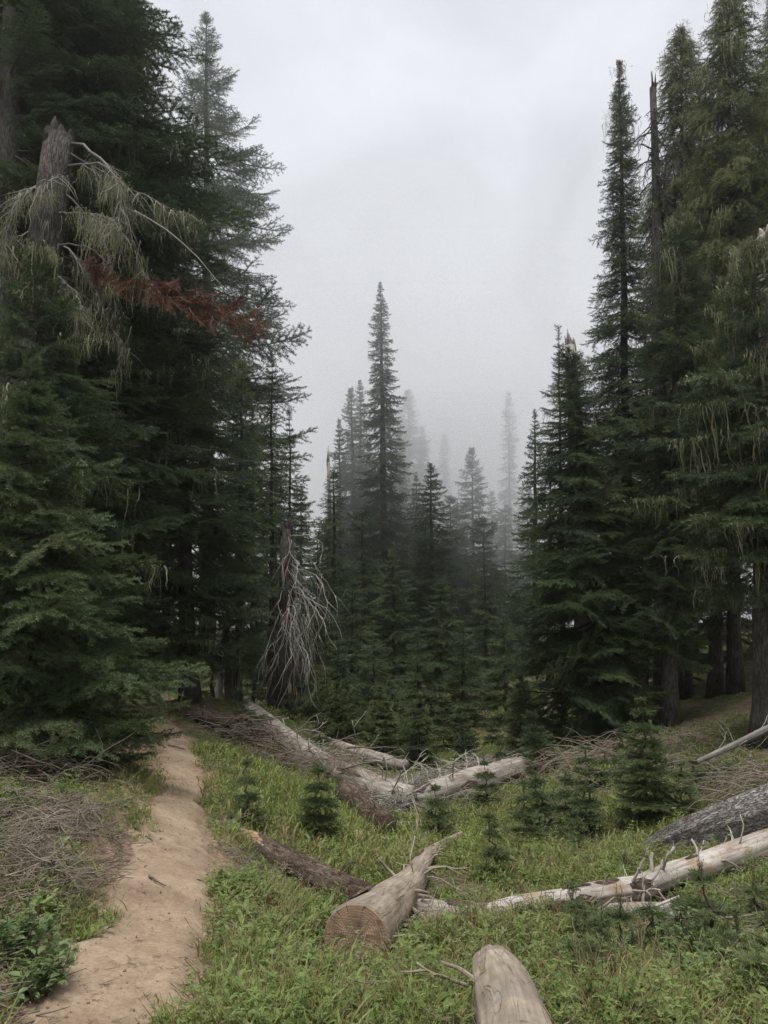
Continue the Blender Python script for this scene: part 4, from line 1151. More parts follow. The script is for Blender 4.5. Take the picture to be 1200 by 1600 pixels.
log('sunk', 'sunken_log', 'grey-brown log sunk in the grass behind the big sawn log', M_grey, 73, rstubs(5, 9, .1, .9, .1, .4, .012, .02), wob=.08, lift=.07, scraps=9)
log('silver', 'silver_log', 'silvery barkless log with orange rot patches slanting up the right bank', M_silver, 74,
    rstubs(6, 7, .35, .95, .1, .35, .014, .026) + [(.62, .0, .20, .030, (.8, 0, .3)), (.66, .2, .28, .026, (.9, 0, .2)), (.17, 0, .07, .022, (0, 0, 0)), (.92, .2, .3, .018, (.9, 0, 0))], scraps=8, lift=.03, wob=.07)
log('barky', 'bark_log', 'thick log still in furrowed grey bark on the right bank', M_bark_log, 75, [(.6, .3, .10, .018, (0, 0, .3)), (.45, -.3, .10, .012, (0, 0, .3)), (.8, .2, .14, .015, (0, 0, .2))], sides=32, wob=.05)
m = MB(); pp, rr = smooth_path(LOGW['barky']); m.tube([q + Vector((.02, -.02, -.05)) for q in pp[1:14]], [r_ * .90 for r_ in rr[1:14]], 12, wob=.1, seed=6)
m.build('rotten_core', M_orange, [o for o in col.objects if o.name.startswith('bark_log')][0])
log('longgrey', 'fallen_tree', 'long grey fallen trunk running down the slope from the dead tree', M_grey, 76, rstubs(7, 24, .15, .98, .3, 1.0, .016, .03) + rstubs(8, 16, .15, .7, .4, 1.1, .012, .024, side=-1.6), wob=.06, scraps=8, stub_mat=M_pale)
log('crossing', 'fallen_tree', 'pale grey fallen trunk propped across the gully with bristling broken limbs', M_grey, 77, rstubs(9, 30, .05, .95, .35, 1.0, .018, .034, side=-1.5, bz=-1.2) + rstubs(10, 14, .0, .95, .2, .8, .014, .026), wob=.06, scraps=7, stub_mat=M_pale)
log('broken', 'broken_log', 'short shattered grey log below the crossed trunks', M_rot, 78, rstubs(11, 7, .5, .98, .15, .45, .012, .022), wob=.10, stub_mat=M_pale)
log('farlog', 'fallen_tree', 'thin pale fallen trunk half hidden behind the crossed logs', M_grey, 79, rstubs(12, 6, .1, .9, .2, .6, .01, .018), wob=.06, scraps=3, stub_mat=M_pale)
log('pole', 'fallen_pole', 'slim grey dead pole leaning on the right bank', M_snag, 80, rstubs(13, 5, .1, .9, .2, .5, .008, .012), sides=9)
log('rubble', 'rotten_log', 'reddish crumbling log at the top bend of the path', M_rot, 81, rstubs(14, 9, .1, .9, .15, .6, .012, .025), wob=.14, stub_mat=M_pale)

def stick(px0, py0, px1, py1, Y0, Y1, r, label, mat, seed, lift=.02, group=None, name='stick'):
    rnd = random.Random(seed); a = P(px0, py0, Y0); b = P(px1, py1, Y1)
    k = 8; ps = []
    for i in range(k):
        f = i / (k - 1); q = a.lerp(b, f); q.x += rnd.gauss(0, .012); q.z = q.z + rnd.gauss(0, .012)
        if lift is not None: q.z = Hs(q.x, q.y) + lift + rnd.uniform(0, .012)
        ps.append(q)
    m = MB(); m.tube(ps, taper(r, k, .4), 6, wob=.08, seed=seed)
    for j in (2, 5):
        if rnd.random() < .7 and r > .012:
            m.tube(curve_pts(ps[j], (rnd.gauss(0, 1), rnd.gauss(0, 1), .4), rnd.uniform(.1, .3), 4, rnd, (0, 0, -.4), .12), taper(r * .5, 5), 5, seed=j)
    o = m.build(name, mat); tag(o, label, 'stick', group)
stick(905, 1446, 1065, 1402, 5.9, 6.3, .024, 'long pale stick propped against the silvery log', M_pale, 1, lift=None)
for i, q in enumerate([(890, 1440, 985, 1398, 5.95, 6.35, .016), (925, 1452, 1040, 1440, 5.8, 6.0, .014), (930, 1420, 1000, 1440, 6.0, 5.8, .011), (950, 1470, 1000, 1452, 5.5, 5.7, .010)]):
    stick(*q, 'thin broken limb tangled below the silvery log', M_litter, 10 + i, lift=None, group='limbs tangled below the silvery log')
stick(584, 1360, 610, 1368, 5.6, 5.4, .008, 'small dark twig lying on the dirt path', M_litter, 20, lift=.035, group='twigs on the path')
stick(262, 1161, 288, 1160, 11.4, 11.6, .014, 'small dark twig lying on the dirt path', M_litter, 21, lift=.035, group='twigs on the path')
stick(232, 1358, 258, 1367, 5.45, 5.35, .009, 'small dark twig lying on the dirt path', M_litter, 22, lift=.035, group='twigs on the path')
stick(228, 1308, 242, 1313, 6.25, 6.15, .009, 'small dark twig lying on the dirt path', M_litter, 23, lift=.035, group='twigs on the path')

def rock(px, py, Y, s, label, seed):
    p = P(px, py, Y); rnd = random.Random(seed)
    import bmesh
    bm = bmesh.new(); bmesh.ops.create_icosphere(bm, subdivisions=3, radius=1)
    for v in bm.verts:
        c = v.co.copy(); d = 1 + .35 * (float(fbm([c.x * 1.3 + seed], [c.y * 1.3 + c.z * 1.7], seed, 3)[0]) - .45)
        for k in range(6):
            n_ = Vector((math.cos(k * 1.1 + seed), math.sin(k * 1.1 + seed), .5 * math.sin(k * 2.3))).normalized(); e = c.normalized().dot(n_)
            if e > .72: d *= 1 - (e - .72) * .6
        v.co = c * d
    me = bpy.data.meshes.new('rock'); bm.to_mesh(me); bm.free(); me.materials.append(M_rock)
    o = mk('rock', me); o.location = (p.x, p.y, Hs(p.x, p.y) + s * .25); o.scale = (s, s * .8, s * .6); tag(o, label, 'rock')
rock(616, 1592, 3.85, .055, 'small grey rock in the grass at the bottom edge', 3)
rock(435, 1470, 4.85, .03, 'dark little stone in the grass right of the path', 5)

# ------------------------------------------------------------------ young trees and shrubs
SAPC = (.14, .32, .6)
saps = [
    # base_px, base_py, top_px, top_py, Y, half width, label
    (392, 1290, 386, 1180, 8.6, 32, 'thin knee-high fir sapling on the grass slope right of the path', 34),
    (500, 1330, 497, 1195, 9.2, 52, 'bushy dark fir sapling in front of the long grey fallen trunk', 70),
    (775, 1425, 764, 1278, 7.9, 46, 'open-limbed fir sapling in the gully right of the big sawn log', 30),
    (1008, 1320, 1000, 1095, 10.2, 66, 'waist-high fir sapling with tiered limbs above the furrowed bark log', 40),
    (840, 1322, 836, 1212, 10.5, 38, 'round dark fir sapling right of the open-limbed sapling', 46),
    (900, 1345, 915, 1205, 10.0, 44, 'fuzzy fir sapling left of the tiered waist-high sapling', 36),
    (744, 1500, 742, 1425, 5.6, 18, 'tiny fir seedling at the broken end of the silvery log', 40),
    (1098, 1505, 1094, 1345, 5.3, 62, 'spindly dark fir sapling before the silvery log on the right', 28),
    (895, 1450, 892, 1388, 5.8, 24, 'little fir seedling standing against the silvery log', 44),
    (944, 1565, 938, 1445, 4.9, 30, 'slender fir sapling with a dark stem below the silvery log', 34),
    (915, 1580, 902, 1440, 5.1, 30, 'slender fir sapling left of the dark stemmed one', 34),
    (1195, 1620, 1182, 1490, 4.0, 88, 'soft bluish fir sapling filling the bottom right corner', 60),
    (1040, 1600, 1050, 1500, 4.4, 50, 'low spreading fir sapling beside the leafy shrub', 50),
    (690, 1300, 688, 1245, 12.5, 26, 'small dark fir sapling under the crossed trunks', 50),
    (655, 1215, 648, 1098, 17.5, 38, 'light green young fir behind the crossed trunks', 34),
    (725, 1195, 722, 1120, 18.0, 26, 'small light green fir by the dark fir skirts', 34),
    (850, 1205, 830, 1112, 15.0, 44, 'light green young fir at the foot of the broad right hand fir', 40),
    (785, 1240, 780, 1150, 15.2, 26, 'thin young fir at the upper end of the propped trunk', 30),
    (975, 1230, 968, 1130, 13.5, 34, 'young fir in shade left of the tiered waist-high sapling', 34),
    (500, 1165, 503, 1080, 17.0, 26, 'young fir growing close to the hanging bleached branches', 34),
    (385, 1165, 372, 1075, 15.8, 44, 'shaggy young fir between the slender stub and the fallen trunk', 44),
    (545, 1190, 540, 1110, 19.0, 34, 'low young fir behind the thin pale fallen trunk', 40),
    (1085, 1255, 1082, 1190, 11.0, 28, 'small fir sapling on the brown brushy bank', 30),
    (905, 1165, 900, 1090, 16.0, 40, 'feathery young fir under the broad right hand fir', 40),
    (1170, 1420, 1175, 1365, 6.2, 34, 'small fir sapling in front of the slanting silvery log', 40),
    (985, 1415, 975, 1330, 7.6, 26, 'small fir sapling between the silvery log and the bark log', 34),
    (820, 1400, 826, 1330, 8.2, 20, 'wispy fir seedling in the grass above the silvery log', 26),
    (860, 1560, 866, 1490, 4.9, 22, 'little fir seedling right of the smooth front log', 34),
]
for i, (bx, by, tx, ty, Y, hw, lab, dn) in enumerate(saps):
    p = P(bx, by, Y)
    b_eff = bx
    # real base row comes from the ground; keep the crown's own proportions
    gz = Hs(p.x, Y); top = P(tx, ty, Y); 
    rows = [(by - 4, hw * .7), (by - (by - ty) * .2, hw), (by - (by - ty) * .5, hw * .72), (by - (by - ty) * .8, hw * .34), (ty, 2)]
    small = Y < 12
    conifer('fir_sapling', lab, 'sapling', bx + (P(bx, 1100, Y).x - p.x) * 0, (tx, ty), Y, rows, G_sap if small else G_fir[0], 300 + i, trunk_r=.012 + .006 * (by - ty) / 100 * Y / 8,
            dens=dn * (.9 if small else .6), droop=4, top_up=42, gap=.08, rmin=.45, classes=SAPC if small else CLASS, bark=M_twig)

rs = random.Random(77)
def small_firs(spots, label, group, cnt, h0, h1, w):
    for k in range(cnt):
        px, py, Y, sx, sy = spots[rs.randrange(len(spots))]
        for _ in range(30):
            c = P(px, py, Y); x = c.x + rs.gauss(0, sx); y = Y + rs.gauss(0, sy); h = rs.uniform(h0, h1)
            if min(math.hypot(x - p_.x, y - p_.y) for k_ in ('sawn', 'silver', 'crossing', 'longgrey', 'barky') for p_, r_ in LOGW[k_]) > .55: break
            px, py, Y, sx, sy = spots[rs.randrange(len(spots))]
        z = Hs(x, y)
        # bearing and row of this seedling, for the shared tree builder
        def row(zz):
            q = (zz - CAMZ) / y; v_ = (q * cp - sp_) / (cp + q * sp_); return 800 - v_ * F
        def colx(zz): 
            v_ = (800 - row(zz)) / F; return 600 + x / y * (cp - v_ * sp_) * F
        ty, by = row(z + h), row(z); hw = (by - ty) * w * rs.uniform(.8, 1.2)
        rows = [(by - 2, hw * .7), (by - (by - ty) * .25, hw), (by - (by - ty) * .6, hw * .62), (ty, 1.5)]
        conifer('fir_sapling', label, 'sapling', 600 + x / y * (cp - (800 - 1100) / F * sp_) * F, (colx(z + h) + rs.gauss(0, 3), ty), y, rows, G_sap, 500 + rs.randrange(9999), trunk_r=.008 + .01 * h,
                dens=rs.uniform(26, 42), droop=rs.uniform(-2, 14), top_up=42, gap=.1, rmin=.4, classes=SAPC, bark=M_twig, group=group)
small_firs([(850, 1270, 11.0, .8, .8), (930, 1290, 10.3, .9, .7), (830, 1320, 9.8, .7, .7), (1010, 1260, 11.5, .9, .7)], 'small bushy fir seedling among the green seedlings on the right bank', 'fir seedlings on the right bank', 26, .25, .75, .42)
small_firs([(1000, 1530, 4.9, .35, .25), (1100, 1560, 4.5, .35, .3), (930, 1500, 5.3, .3, .2), (1150, 1480, 5.3, .3, .2)], 'low fir seedling in the undergrowth below the silvery log', 'fir seedlings below the silvery log', 14, .15, .38, .5)
small_firs([(640, 1165, 19.0, 1.6, .9), (745, 1165, 19.5, 1.4, 1.0), (560, 1170, 18.8, .9, .6), (800, 1165, 18.5, .8, .8)], 'young fir in the shade at the edge of the middle woods', 'young firs at the edge of the middle woods', 24, .5, 1.7, .36)
def leaf_verts(p, d, up, l, w, fold=.2):
    s = d.cross(up).normalized(); n_ = s.cross(d)
    return [p, p + d * l * .35 + s * w * .5 + n_ * fold * w, p + d * l * .75 + s * w * .38 + n_ * fold * w * .6, p + d * l - n_ * l * .12, p + d * l * .75 - s * w * .38 + n_ * fold * w * .6, p + d * l * .35 - s * w * .5 + n_ * fold * w, p + d * l * .5]
LF = [(0, 1, 6), (1, 2, 6), (2, 3, 6), (3, 4, 6), (4, 5, 6), (5, 0, 6)]
def shrub(px, py, Y, hh, ww, nst, lsize, label, seed, mat=None):
    rnd = random.Random(seed); p = P(px, py, Y); base = Vector((p.x, Y, Hs(p.x, Y)))
    t = thing('shrub', label, 'shrub', base)
    ms = MB(); ml = MB()
    for s in range(nst):
        a = rnd.uniform(0, 6.28); d = Vector((math.cos(a) * ww / hh, math.sin(a) * ww / hh, rnd.uniform(.6, 1.2)))
        ps = curve_pts(base + Vector((rnd.gauss(0, ww * .2), rnd.gauss(0, ww * .2), -.02)), d, hh * rnd.uniform(.6, 1.1), 7, rnd, (0, 0, .2), .12)
        ms.tube(ps, taper(.006, 8), 4, seed=s)
        for j in range(2, 8):
            for _ in range(3):
                e = Vector((rnd.gauss(0, 1), rnd.gauss(0, 1), rnd.uniform(-.1, .8))).normalized(); up = Vector((rnd.gauss(0, .25), rnd.gauss(0, .25), 1))
                l = lsize * rnd.uniform(.6, 1.2)
                ml.add(leaf_verts(ps[j] + e * .01, e, up, l, l * .55), LF)
    ms.build('stem', M_twig, t)
    f = ml.build('foliage', mat or M_shrub, t, smooth=False); f['kind'] = 'stuff'
shrub(1075, 1530, 4.75, .34, .22, 16, .042, 'light green broad-leaved shrub below the spindly fir sapling', 1)
shrub(1110, 1590, 4.2, .26, .25, 14, .045, 'broad-leaved green shrub beside the soft bluish sapling', 2)
shrub(45, 1530, 3.75, .22, .26, 26, .05, 'leafy green herb clump on the left edge of the path', 3)
shrub(15, 1500, 4.0, .26, .22, 18, .05, 'leafy green herb clump at the far left corner', 4)
shrub(1130, 1215, 11.5, .32, .28, 14, .06, 'fresh green leafy bush on the brown brushy bank', 5)
shrub(85, 1300, 5.3, .20, .12, 5, .06, 'pale leafy sprig growing through the brush heap', 6, M_forb)
shrub(60, 1420, 4.5, .2, .2, 10, .05, 'yellow-green leafy herb under the brush heap', 7, M_forb)

# ------------------------------------------------------------------ brush heaps
G_bough = scatter_group('dead_boughs', [spray('dead_bough', l_, 40 + i_, [M_brush, M_brush], .05, .014, .003, .05, .045, 1, droop=.12, lat=.42) for i_, l_ in enumerate((.5, .7, .9, .7))])
def boughs(t, spots, cnt, seed, s0=.7, s1=1.2, hump=.25):
    r = np.random.default_rng(seed); pos = []; rot = []
    for k in range(cnt):
        px, py, Y, sx, sy = spots[r.integers(len(spots))]; c = P(px, py, Y); x = c.x + r.normal(0, sx * .5); y = c.y + r.normal(0, sy * .5)
        pos.append((x, y, Hs(x, y) + .03 + hump * r.random() * math.exp(-((x - c.x) / sx) ** 2 - ((y - c.y) / sy) ** 2)))
        rot.append((r.normal(0, .5), r.normal(.12, .22), r.normal(-.5, 1.0) + (3.14 if r.random() < .25 else 0)))
    sc_ = np.repeat(r.uniform(s0, s1, (cnt, 1)), 3, 1)
    scatter('dead_boughs', G_bough, pos, rot, sc_, r.integers(0, 4, cnt), t)
def brush(label, pts_, cnt, Ln, r, mat, seed, hump=.35, name='brush_pile', flat=.35, big=6):
    """heap of dead twigs piled over the ground along a few centres"""
    rnd = random.Random(seed)
    c0 = P(*pts_[0]); base = Vector((c0.x, c0.y, Hs(c0.x, c0.y)))
    t = thing(name, label, 'brush pile', base)
    mb = MB()
    starts = []
    for k in range(cnt):
        px, py, Y, sx, sy = pts_[rnd.randrange(len(pts_))] if len(pts_[0]) == 5 else (*pts_[0], .5, .5)
        c = P(px, py, Y); ox, oy = rnd.gauss(0, sx * .5), rnd.gauss(0, sy * .5)
        hgt = hump * math.exp(-(ox / sx) ** 2 - (oy / sy) ** 2) * rnd.random() ** .6
        starts.append((c.x + ox, c.y + oy, hgt))
    A_ = np.array(starts); gz = H(A_[:, 0], A_[:, 1])
    for k, (x, y, h) in enumerate(starts):
        a = rnd.gauss(.25, .8) + (math.pi if rnd.random() < .5 else 0)
        d = Vector((math.cos(a), math.sin(a), rnd.gauss(0, flat)))
        l = Ln * rnd.uniform(.4, 1.2)
        ps = curve_pts(Vector((x, y, gz[k] + h + .015)), d, l, 5, rnd, (0, 0, -.5), .16)
        for q in ps: q.z = max(q.z, gz[k] - .02)
        mb.tube(ps, taper(r * rnd.uniform(.5, 1.3), 6, .3), 3, cap=False, seed=k)
        if rnd.random() < .6:
            mb.tube(curve_pts(ps[2], d + Vector((rnd.gauss(0, .7), rnd.gauss(0, .7), rnd.gauss(0, .3))), l * .5, 3, rnd, (0, 0, -.4), .15), taper(r * .5, 4, .3), 3, cap=False, seed=k)
    o = mb.build('twigs', mat, t); o['kind'] = 'stuff'
    for k in range(big):
        x, y, h = starts[k * 3]; a = rnd.gauss(.3, .6)
        ps = curve_pts(Vector((x, y, gz[k * 3] + h + .05)), (math.cos(a), math.sin(a), rnd.gauss(.1, .2)), Ln * rnd.uniform(.8, 1.4), 7, rnd, (0, 0, -.3), .1)
        m2 = MB(); m2.tube(ps, taper(r * 2.0, 8, .3), 6, wob=.06, seed=k); m2.build('branch', M_litter if k % 2 else mat, t)
    return t
P5 = lambda px, py, Y, sx, sy: (px, py, Y, sx, sy)
def P_(q): return P(q[0], q[1], q[2])
_oP = P
def P(px, py=None, Y=None, *r):
    return _oP(px, py, Y)
HEAP = [(15, 1275, 5.9, .45, .5), (70, 1300, 5.6, .36, .4), (45, 1345, 5.1, .3, .3), (70, 1390, 4.8, .22, .22), (115, 1275, 6.0, .25, .35)]
t = brush('heap of grey-brown dead twigs on the bank left of the path', HEAP, 380, .26, .0035, M_brush, 1, hump=.24, big=3)
boughs(t, HEAP, 95, 3, .35, .8, .22)
brush('rusty brown dead brush on the bank under the dense young fir', [(60, 1210, 7.4, .7, .4), (20, 1205, 7.2, .5, .4)], 320, .5, .005, M_litter, 2, hump=.3, big=5)
brush('tangle of bare limbs where the long grey trunk lies on the slope', [(400, 1165, 14.9, .7, .5), (435, 1185, 14.2, .6, .5), (380, 1145, 15.4, .5, .4)], 260, .7, .010, M_litter, 3, hump=.5, big=8)
brush('pale twig debris banked behind the propped trunk', [(700, 1208, 15.2, 1.2, .5), (760, 1195, 15.6, .9, .4)], 320, .7, .010, M_pale, 4, hump=.4, big=4)
brush('dry brown twigs fanned around the fallen trunk below the dead tree', [(520, 1190, 14.6, .8, .6), (540, 1200, 14.2, .7, .5)], 300, .8, .009, M_brush, 5, hump=.7, big=3)
brush('reddish dead brush on the right bank by the slim pole', [(1160, 1200, 10.5, .9, .7), (1195, 1215, 9.8, .7, .6), (1060, 1200, 11.8, 1.2, .5)], 520, .7, .007, M_brush, 6, hump=.35, big=6)
brush('broken twigs strewn under the silvery log', [(960, 1455, 5.9, .7, .25), (1040, 1450, 5.9, .6, .3)], 240, .35, .006, M_litter, 7, hump=.12, big=3)
brush('dead twigs under the big sawn log', [(650, 1460, 5.9, .35, .25), (615, 1505, 5.3, .2, .2)], 90, .35, .006, M_litter, 8, hump=.08, big=3)
brush('scattered dead limbs in the shade of the right hand firs', [(900, 1180, 14.5, 1.6, .5), (1000, 1170, 14.0, 1.5, .5)], 360, .8, .009, M_litter, 9, hump=.35, big=6)
brush('broken bleached limbs scattered under the joint of the crossed trunks', [(625, 1262, 13.0, .7, .4), (585, 1262, 12.6, .6, .4), (720, 1250, 13.4, .9, .3)], 150, .7, .010, M_pale, 12, hump=.25, big=5)
brush('shattered wood and roots at the top bend of the path', [(335, 1118, 15.8, .5, .4), (360, 1132, 15.3, .5, .4)], 130, .45, .011, M_litter, 10, hump=.25, big=3)

# ------------------------------------------------------------------ grass and ground cover
def grass_proto(seed, cnt, h, mat, spread=.05, w=.0042, lean=.5):
    r = np.random.default_rng(seed); VV = []; TT = []; o = 0
    for b in range(cnt):
        a = r.uniform(0, 6.28); l = h * r.uniform(.45, 1.1); p = np.array([*r.normal(0, spread, 2), -.01])
        d = np.array([math.cos(a), math.sin(a)]) * lean * r.uniform(.2, 1.2)
        t = np.array([0, .35, .7, 1.0])
        cx = p[0] + d[0] * l * t ** 1.9; cy_ = p[1] + d[1] * l * t ** 1.9; cz = p[2] + l * (t - .28 * lean * t ** 2.4)
        ww = w * np.array([.8, 1, .7, .0]) * r.uniform(.7, 1.3); s = np.array([-math.sin(a + .5), math.cos(a + .5)])
        Lf = np.stack([cx - s[0] * ww, cy_ - s[1] * ww, cz], 1); Rg = np.stack([cx + s[0] * ww, cy_ + s[1] * ww, cz], 1)
        V = np.stack([Lf, Rg], 1).reshape(-1, 3)[:7]; VV.append(V)
        TT += [(o, o + 1, o + 3), (o, o + 3, o + 2), (o + 2, o + 3, o + 5), (o + 2, o + 5, o + 4), (o + 4, o + 5, o + 6)]; o += 7
    return bpy.data.objects.new('grass_tuft', tri_mesh('grass_tuft', np.concatenate(VV), np.array(TT), [mat]))
def forb_proto(seed, cnt, ls, h, mat, wr=.5):
    rnd = random.Random(seed); mb = MB()
    for b in range(cnt):
        a = rnd.uniform(0, 6.28); rr = rnd.uniform(.0, .06); z = h * rnd.uniform(.3, 1)
        d = Vector((math.cos(a), math.sin(a), rnd.uniform(-.1, .6))).normalized(); l = ls * rnd.uniform(.6, 1.2)
        mb.add(leaf_verts(Vector((math.cos(a) * rr, math.sin(a) * rr, z)), d, Vector((rnd.gauss(0, .3), rnd.gauss(0, .3), 1)), l, l * wr), LF)
    o = mb.build('leafy_forb', mat, link=False, smooth=False)
    return o
def tall_forb(seed):
    rnd = random.Random(seed); mb = MB(); h = rnd.uniform(.16, .24)
    ps = curve_pts((0, 0, -.01), (rnd.gauss(0, .15), rnd.gauss(0, .15), 1), h, 5, rnd, (0, 0, 0), .06); mb.tube(ps, taper(.0022, 6), 3, cap=False, seed=seed)
    for j in range(1, 6):
        for q in range(4):
            a = q * 1.57 + j * .6 + rnd.uniform(-.3, .3); d = Vector((math.cos(a), math.sin(a), rnd.uniform(-.1, .5))).normalized(); l = .06 * (1.1 - j * .13) * rnd.uniform(.7, 1.2)
            mb.add(leaf_verts(ps[j], d, Vector((rnd.gauss(0, .2), rnd.gauss(0, .2), 1)), l, l * .33), LF)
    return mb.build('tall_forb', M_forb, link=False, smooth=False)
def stem_proto(seed):
    rnd = random.Random(seed); mb = MB()
    for k in range(5):
        ps = curve_pts((rnd.gauss(0, .04), rnd.gauss(0, .04), -.01), (rnd.gauss(0, .3), rnd.gauss(0, .3), 1), rnd.uniform(.10, .26), 4, rnd, (0, 0, -.5), .12)
        mb.tube(ps, [.0016, .0014, .0012, .001, .0022], 3, cap=False, seed=k)
    return mb.build('dry_stem', M_dry, link=False)
def litter_proto(seed):
    rnd = random.Random(seed); mb = MB()
    for k in range(6):
        a = rnd.uniform(0, 6.28); l = rnd.uniform(.04, .16)
        p = Vector((rnd.gauss(0, .06), rnd.gauss(0, .06), .008)); d = Vector((math.cos(a), math.sin(a), rnd.gauss(.05, .1)))
        mb.tube([p, p + d * l * .5 + Vector((0, 0, rnd.gauss(0, .008))), p + d * l], [.0035, .003, .0015], 3, cap=False, seed=k)
    return mb.build('litter', M_litter, link=False)
def flower_proto():
    mb = MB()
    for k in range(6):
        a = k * 1.047; d = Vector((math.cos(a), math.sin(a), .35)).normalized()
        mb.add(leaf_verts(Vector((0, 0, .16)), d, Vector((0, 0, 1)), .016, .010), LF)
    return mb.build('flower', M_flower, link=False, smooth=False)
G_grass = scatter_group('grass_tufts', [grass_proto(i, 16, .075 + .014 * i, M_grass, .045, .0036, .7) for i in range(5)] + [grass_proto(50 + i, 9, .09, M_dry, .05, .003, .9) for i in range(2)])
G_fgrass = scatter_group('far_grass', [grass_proto(20 + i, 18, .12, M_grass, .10, .0075, .7) for i in range(4)] + [grass_proto(70, 10, .11, M_dry, .1, .006, .9)])
G_forb = scatter_group('forbs', [forb_proto(i, 8, .040, .065, M_forb) for i in range(3)] + [forb_proto(9, 12, .055, .09, M_forb, .26), forb_proto(12, 10, .03, .06, M_forb, .7), forb_proto(13, 6, .085, .07, M_forb, .32), tall_forb(14), tall_forb(15)])
G_lit = scatter_group('litter_bits', [litter_proto(i) for i in range(4)])
G_flow = scatter_group('flowers', [flower_proto()])

def field(cnt, x0, x1, y0, y1, seed):
    r = np.random.default_rng(seed)
    # even in the picture rather than on the map: density falls off with distance
    u = r.random(cnt); y = y0 * (y1 / y0) ** u
    x = (x0 + (x1 - x0) * r.random(cnt)) * y
    return x, y, r
BR = [P(20, 1275, 5.9), P(70, 1300, 5.6), P(45, 1345, 5.1), P(60, 1210, 7.4)]
def grassiness(x, y):
    """0..1 how lush the turf grows here"""
    td = trail_dist(x, y)
    gx_ = np.interp(y, [3, 5, 8, 11, 15, 20], [.5, .4, .6, .7, .6, .4])          # middle of the gully
    lush = np.exp(-((x - gx_) / np.where(x > gx_, 2.4 + .27 * y, 1.5 + .16 * y)) ** 2)
    left = x < np.interp(y, TP[:, 1][np.argsort(TP[:, 1])], TP[:, 0][np.argsort(TP[:, 1])])
    pat = .55 * fbm(x * .9 + 5, y * .9, 31, 3) + .45 * fbm(x * 2.6, y * 2.6, 32, 3)
    gval = np.clip(.10 + .72 * lush + (pat - .46) * 4.2, 0, 1)
    gval = np.where(left, gval * .6 + .12, gval)
    gval = gval * np.clip((td - .78 - (fbm(x * 3.1, y * 3.1, 44, 3) - .44) * 1.1) / .5, 0, 1)
    gval = gval * np.clip((36 - y) / 8, 0, 1)
    for b_ in BR:
        gval = gval * (1 - .45 * np.exp(-((x - b_.x) ** 2 + (y - b_.y) ** 2) / .3))
    for lw in LOGW.values():
        for (p_, r_), (p2_, r2_) in zip(lw[:-1], lw[1:]):
            ax_, ay_ = p2_.x - p_.x, p2_.y - p_.y; l2_ = ax_ * ax_ + ay_ * ay_
            t_ = np.clip(((x - p_.x) * ax_ + (y - p_.y) * ay_) / l2_, 0, 1)
            dd_ = np.sqrt((x - p_.x - t_ * ax_) ** 2 + (y - p_.y - t_ * ay_) ** 2)
            gval = gval * np.clip((dd_ - r_ * 1.02) / (r_ * .5), 0, 1)
    sh = np.clip((y - 12.5) / 3, 0, 1) * np.clip((np.abs(x - .9) - 3.4) / 1.8, 0, 1)     # under the trees
    return gval * (1 - .8 * sh)
def sow(name, grp, cnt, y0, y1, seed, nidx, s0, s1, label, power=1.0, dry=None, lo=0.0, inv=False, span=(-.62, .62)):
    x, y, r = field(cnt, span[0], span[1], y0, y1, seed)
    gv = grassiness(x, y)
    pr = (1 - gv) * np.clip((trail_dist(x, y) - .95) / .4, 0, 1) if inv else np.clip(gv, 0, 1) ** power
    keep = r.random(cnt) < np.maximum(pr, lo * (trail_dist(x, y) > 1.08))
    x, y = x[keep], y[keep]; m_ = len(x); z = H(x, y)
    s = r.uniform(s0, s1, m_) * (.6 + .55 * grassiness(x, y) if not inv else 1)
    if dry is None: idx = r.integers(0, nidx, m_)
    else:
        dn = (fbm(x * 1.1 + 20, y * 1.1 + 3, 77, 3) > .46) & (r.random(m_) < .55) | (r.random(m_) < .14)
        idx = np.where(dn, r.integers(nidx - dry, nidx, m_), r.integers(0, nidx - dry, m_))
    o = scatter(name, grp, np.stack([x, y, z], 1), np.stack([r.normal(0, .15, m_), r.normal(0, .15, m_), r.uniform(0, 6.28, m_)], 1), np.repeat(s[:, None], 3, 1), idx)
    tag(o, label, None); return o
sow('grass', G_grass, 24000, 2.6, 9.0, 1, 7, .35, 1.55, 'short green grass tufts covering the near meadow', dry=2, lo=.06)
sow('far_grass', G_fgrass, 24000, 8.0, 34.0, 2, 5, .7, 1.35, 'bright green grass in the gully beyond the logs', dry=1, lo=.05)
sow('leafy_ground_cover', G_forb, 34000, 2.6, 17.0, 3, 8, .35, 1.25, 'low broad-leaved herbs mixed in the grass', power=.7, lo=.16)
G_stem = scatter_group('dry_stems', [stem_proto(i) for i in range(4)])
sow('dry_stems', G_stem, 5200, 2.6, 12.0, 8, 4, .6, 1.4, 'thin dead stems standing in the grass', power=.5, lo=.2)
sow('twig_litter', G_lit, 11000, 2.6, 19.0, 4, 4, .4, 1.5, 'scattered dead twigs on bare forest floor', inv=True)
sow('yellow_flowers', G_flow, 60, 4.2, 11.0, 5, 1, .35, .6, 'tiny yellow flowers dotted in the grass', power=2)
x, y, r_ = field(2600, -.5, .1, 2.6, 15, 19); k_ = (trail_dist(x, y) < 1.1) & (r_.random(2600) < .5); x, y = x[k_], y[k_]; m_ = len(x)
o = scatter('needle_litter', G_lit, np.stack([x, y, H(x, y) + .026], 1), np.stack([r_.normal(0, .05, m_), r_.normal(0, .05, m_), r_.uniform(0, 6.28, m_)], 1), np.repeat(r_.uniform(.12, .4, (m_, 1)), 3, 1), r_.integers(0, 4, m_)); tag(o, 'fallen needles and twig bits on the footpath')
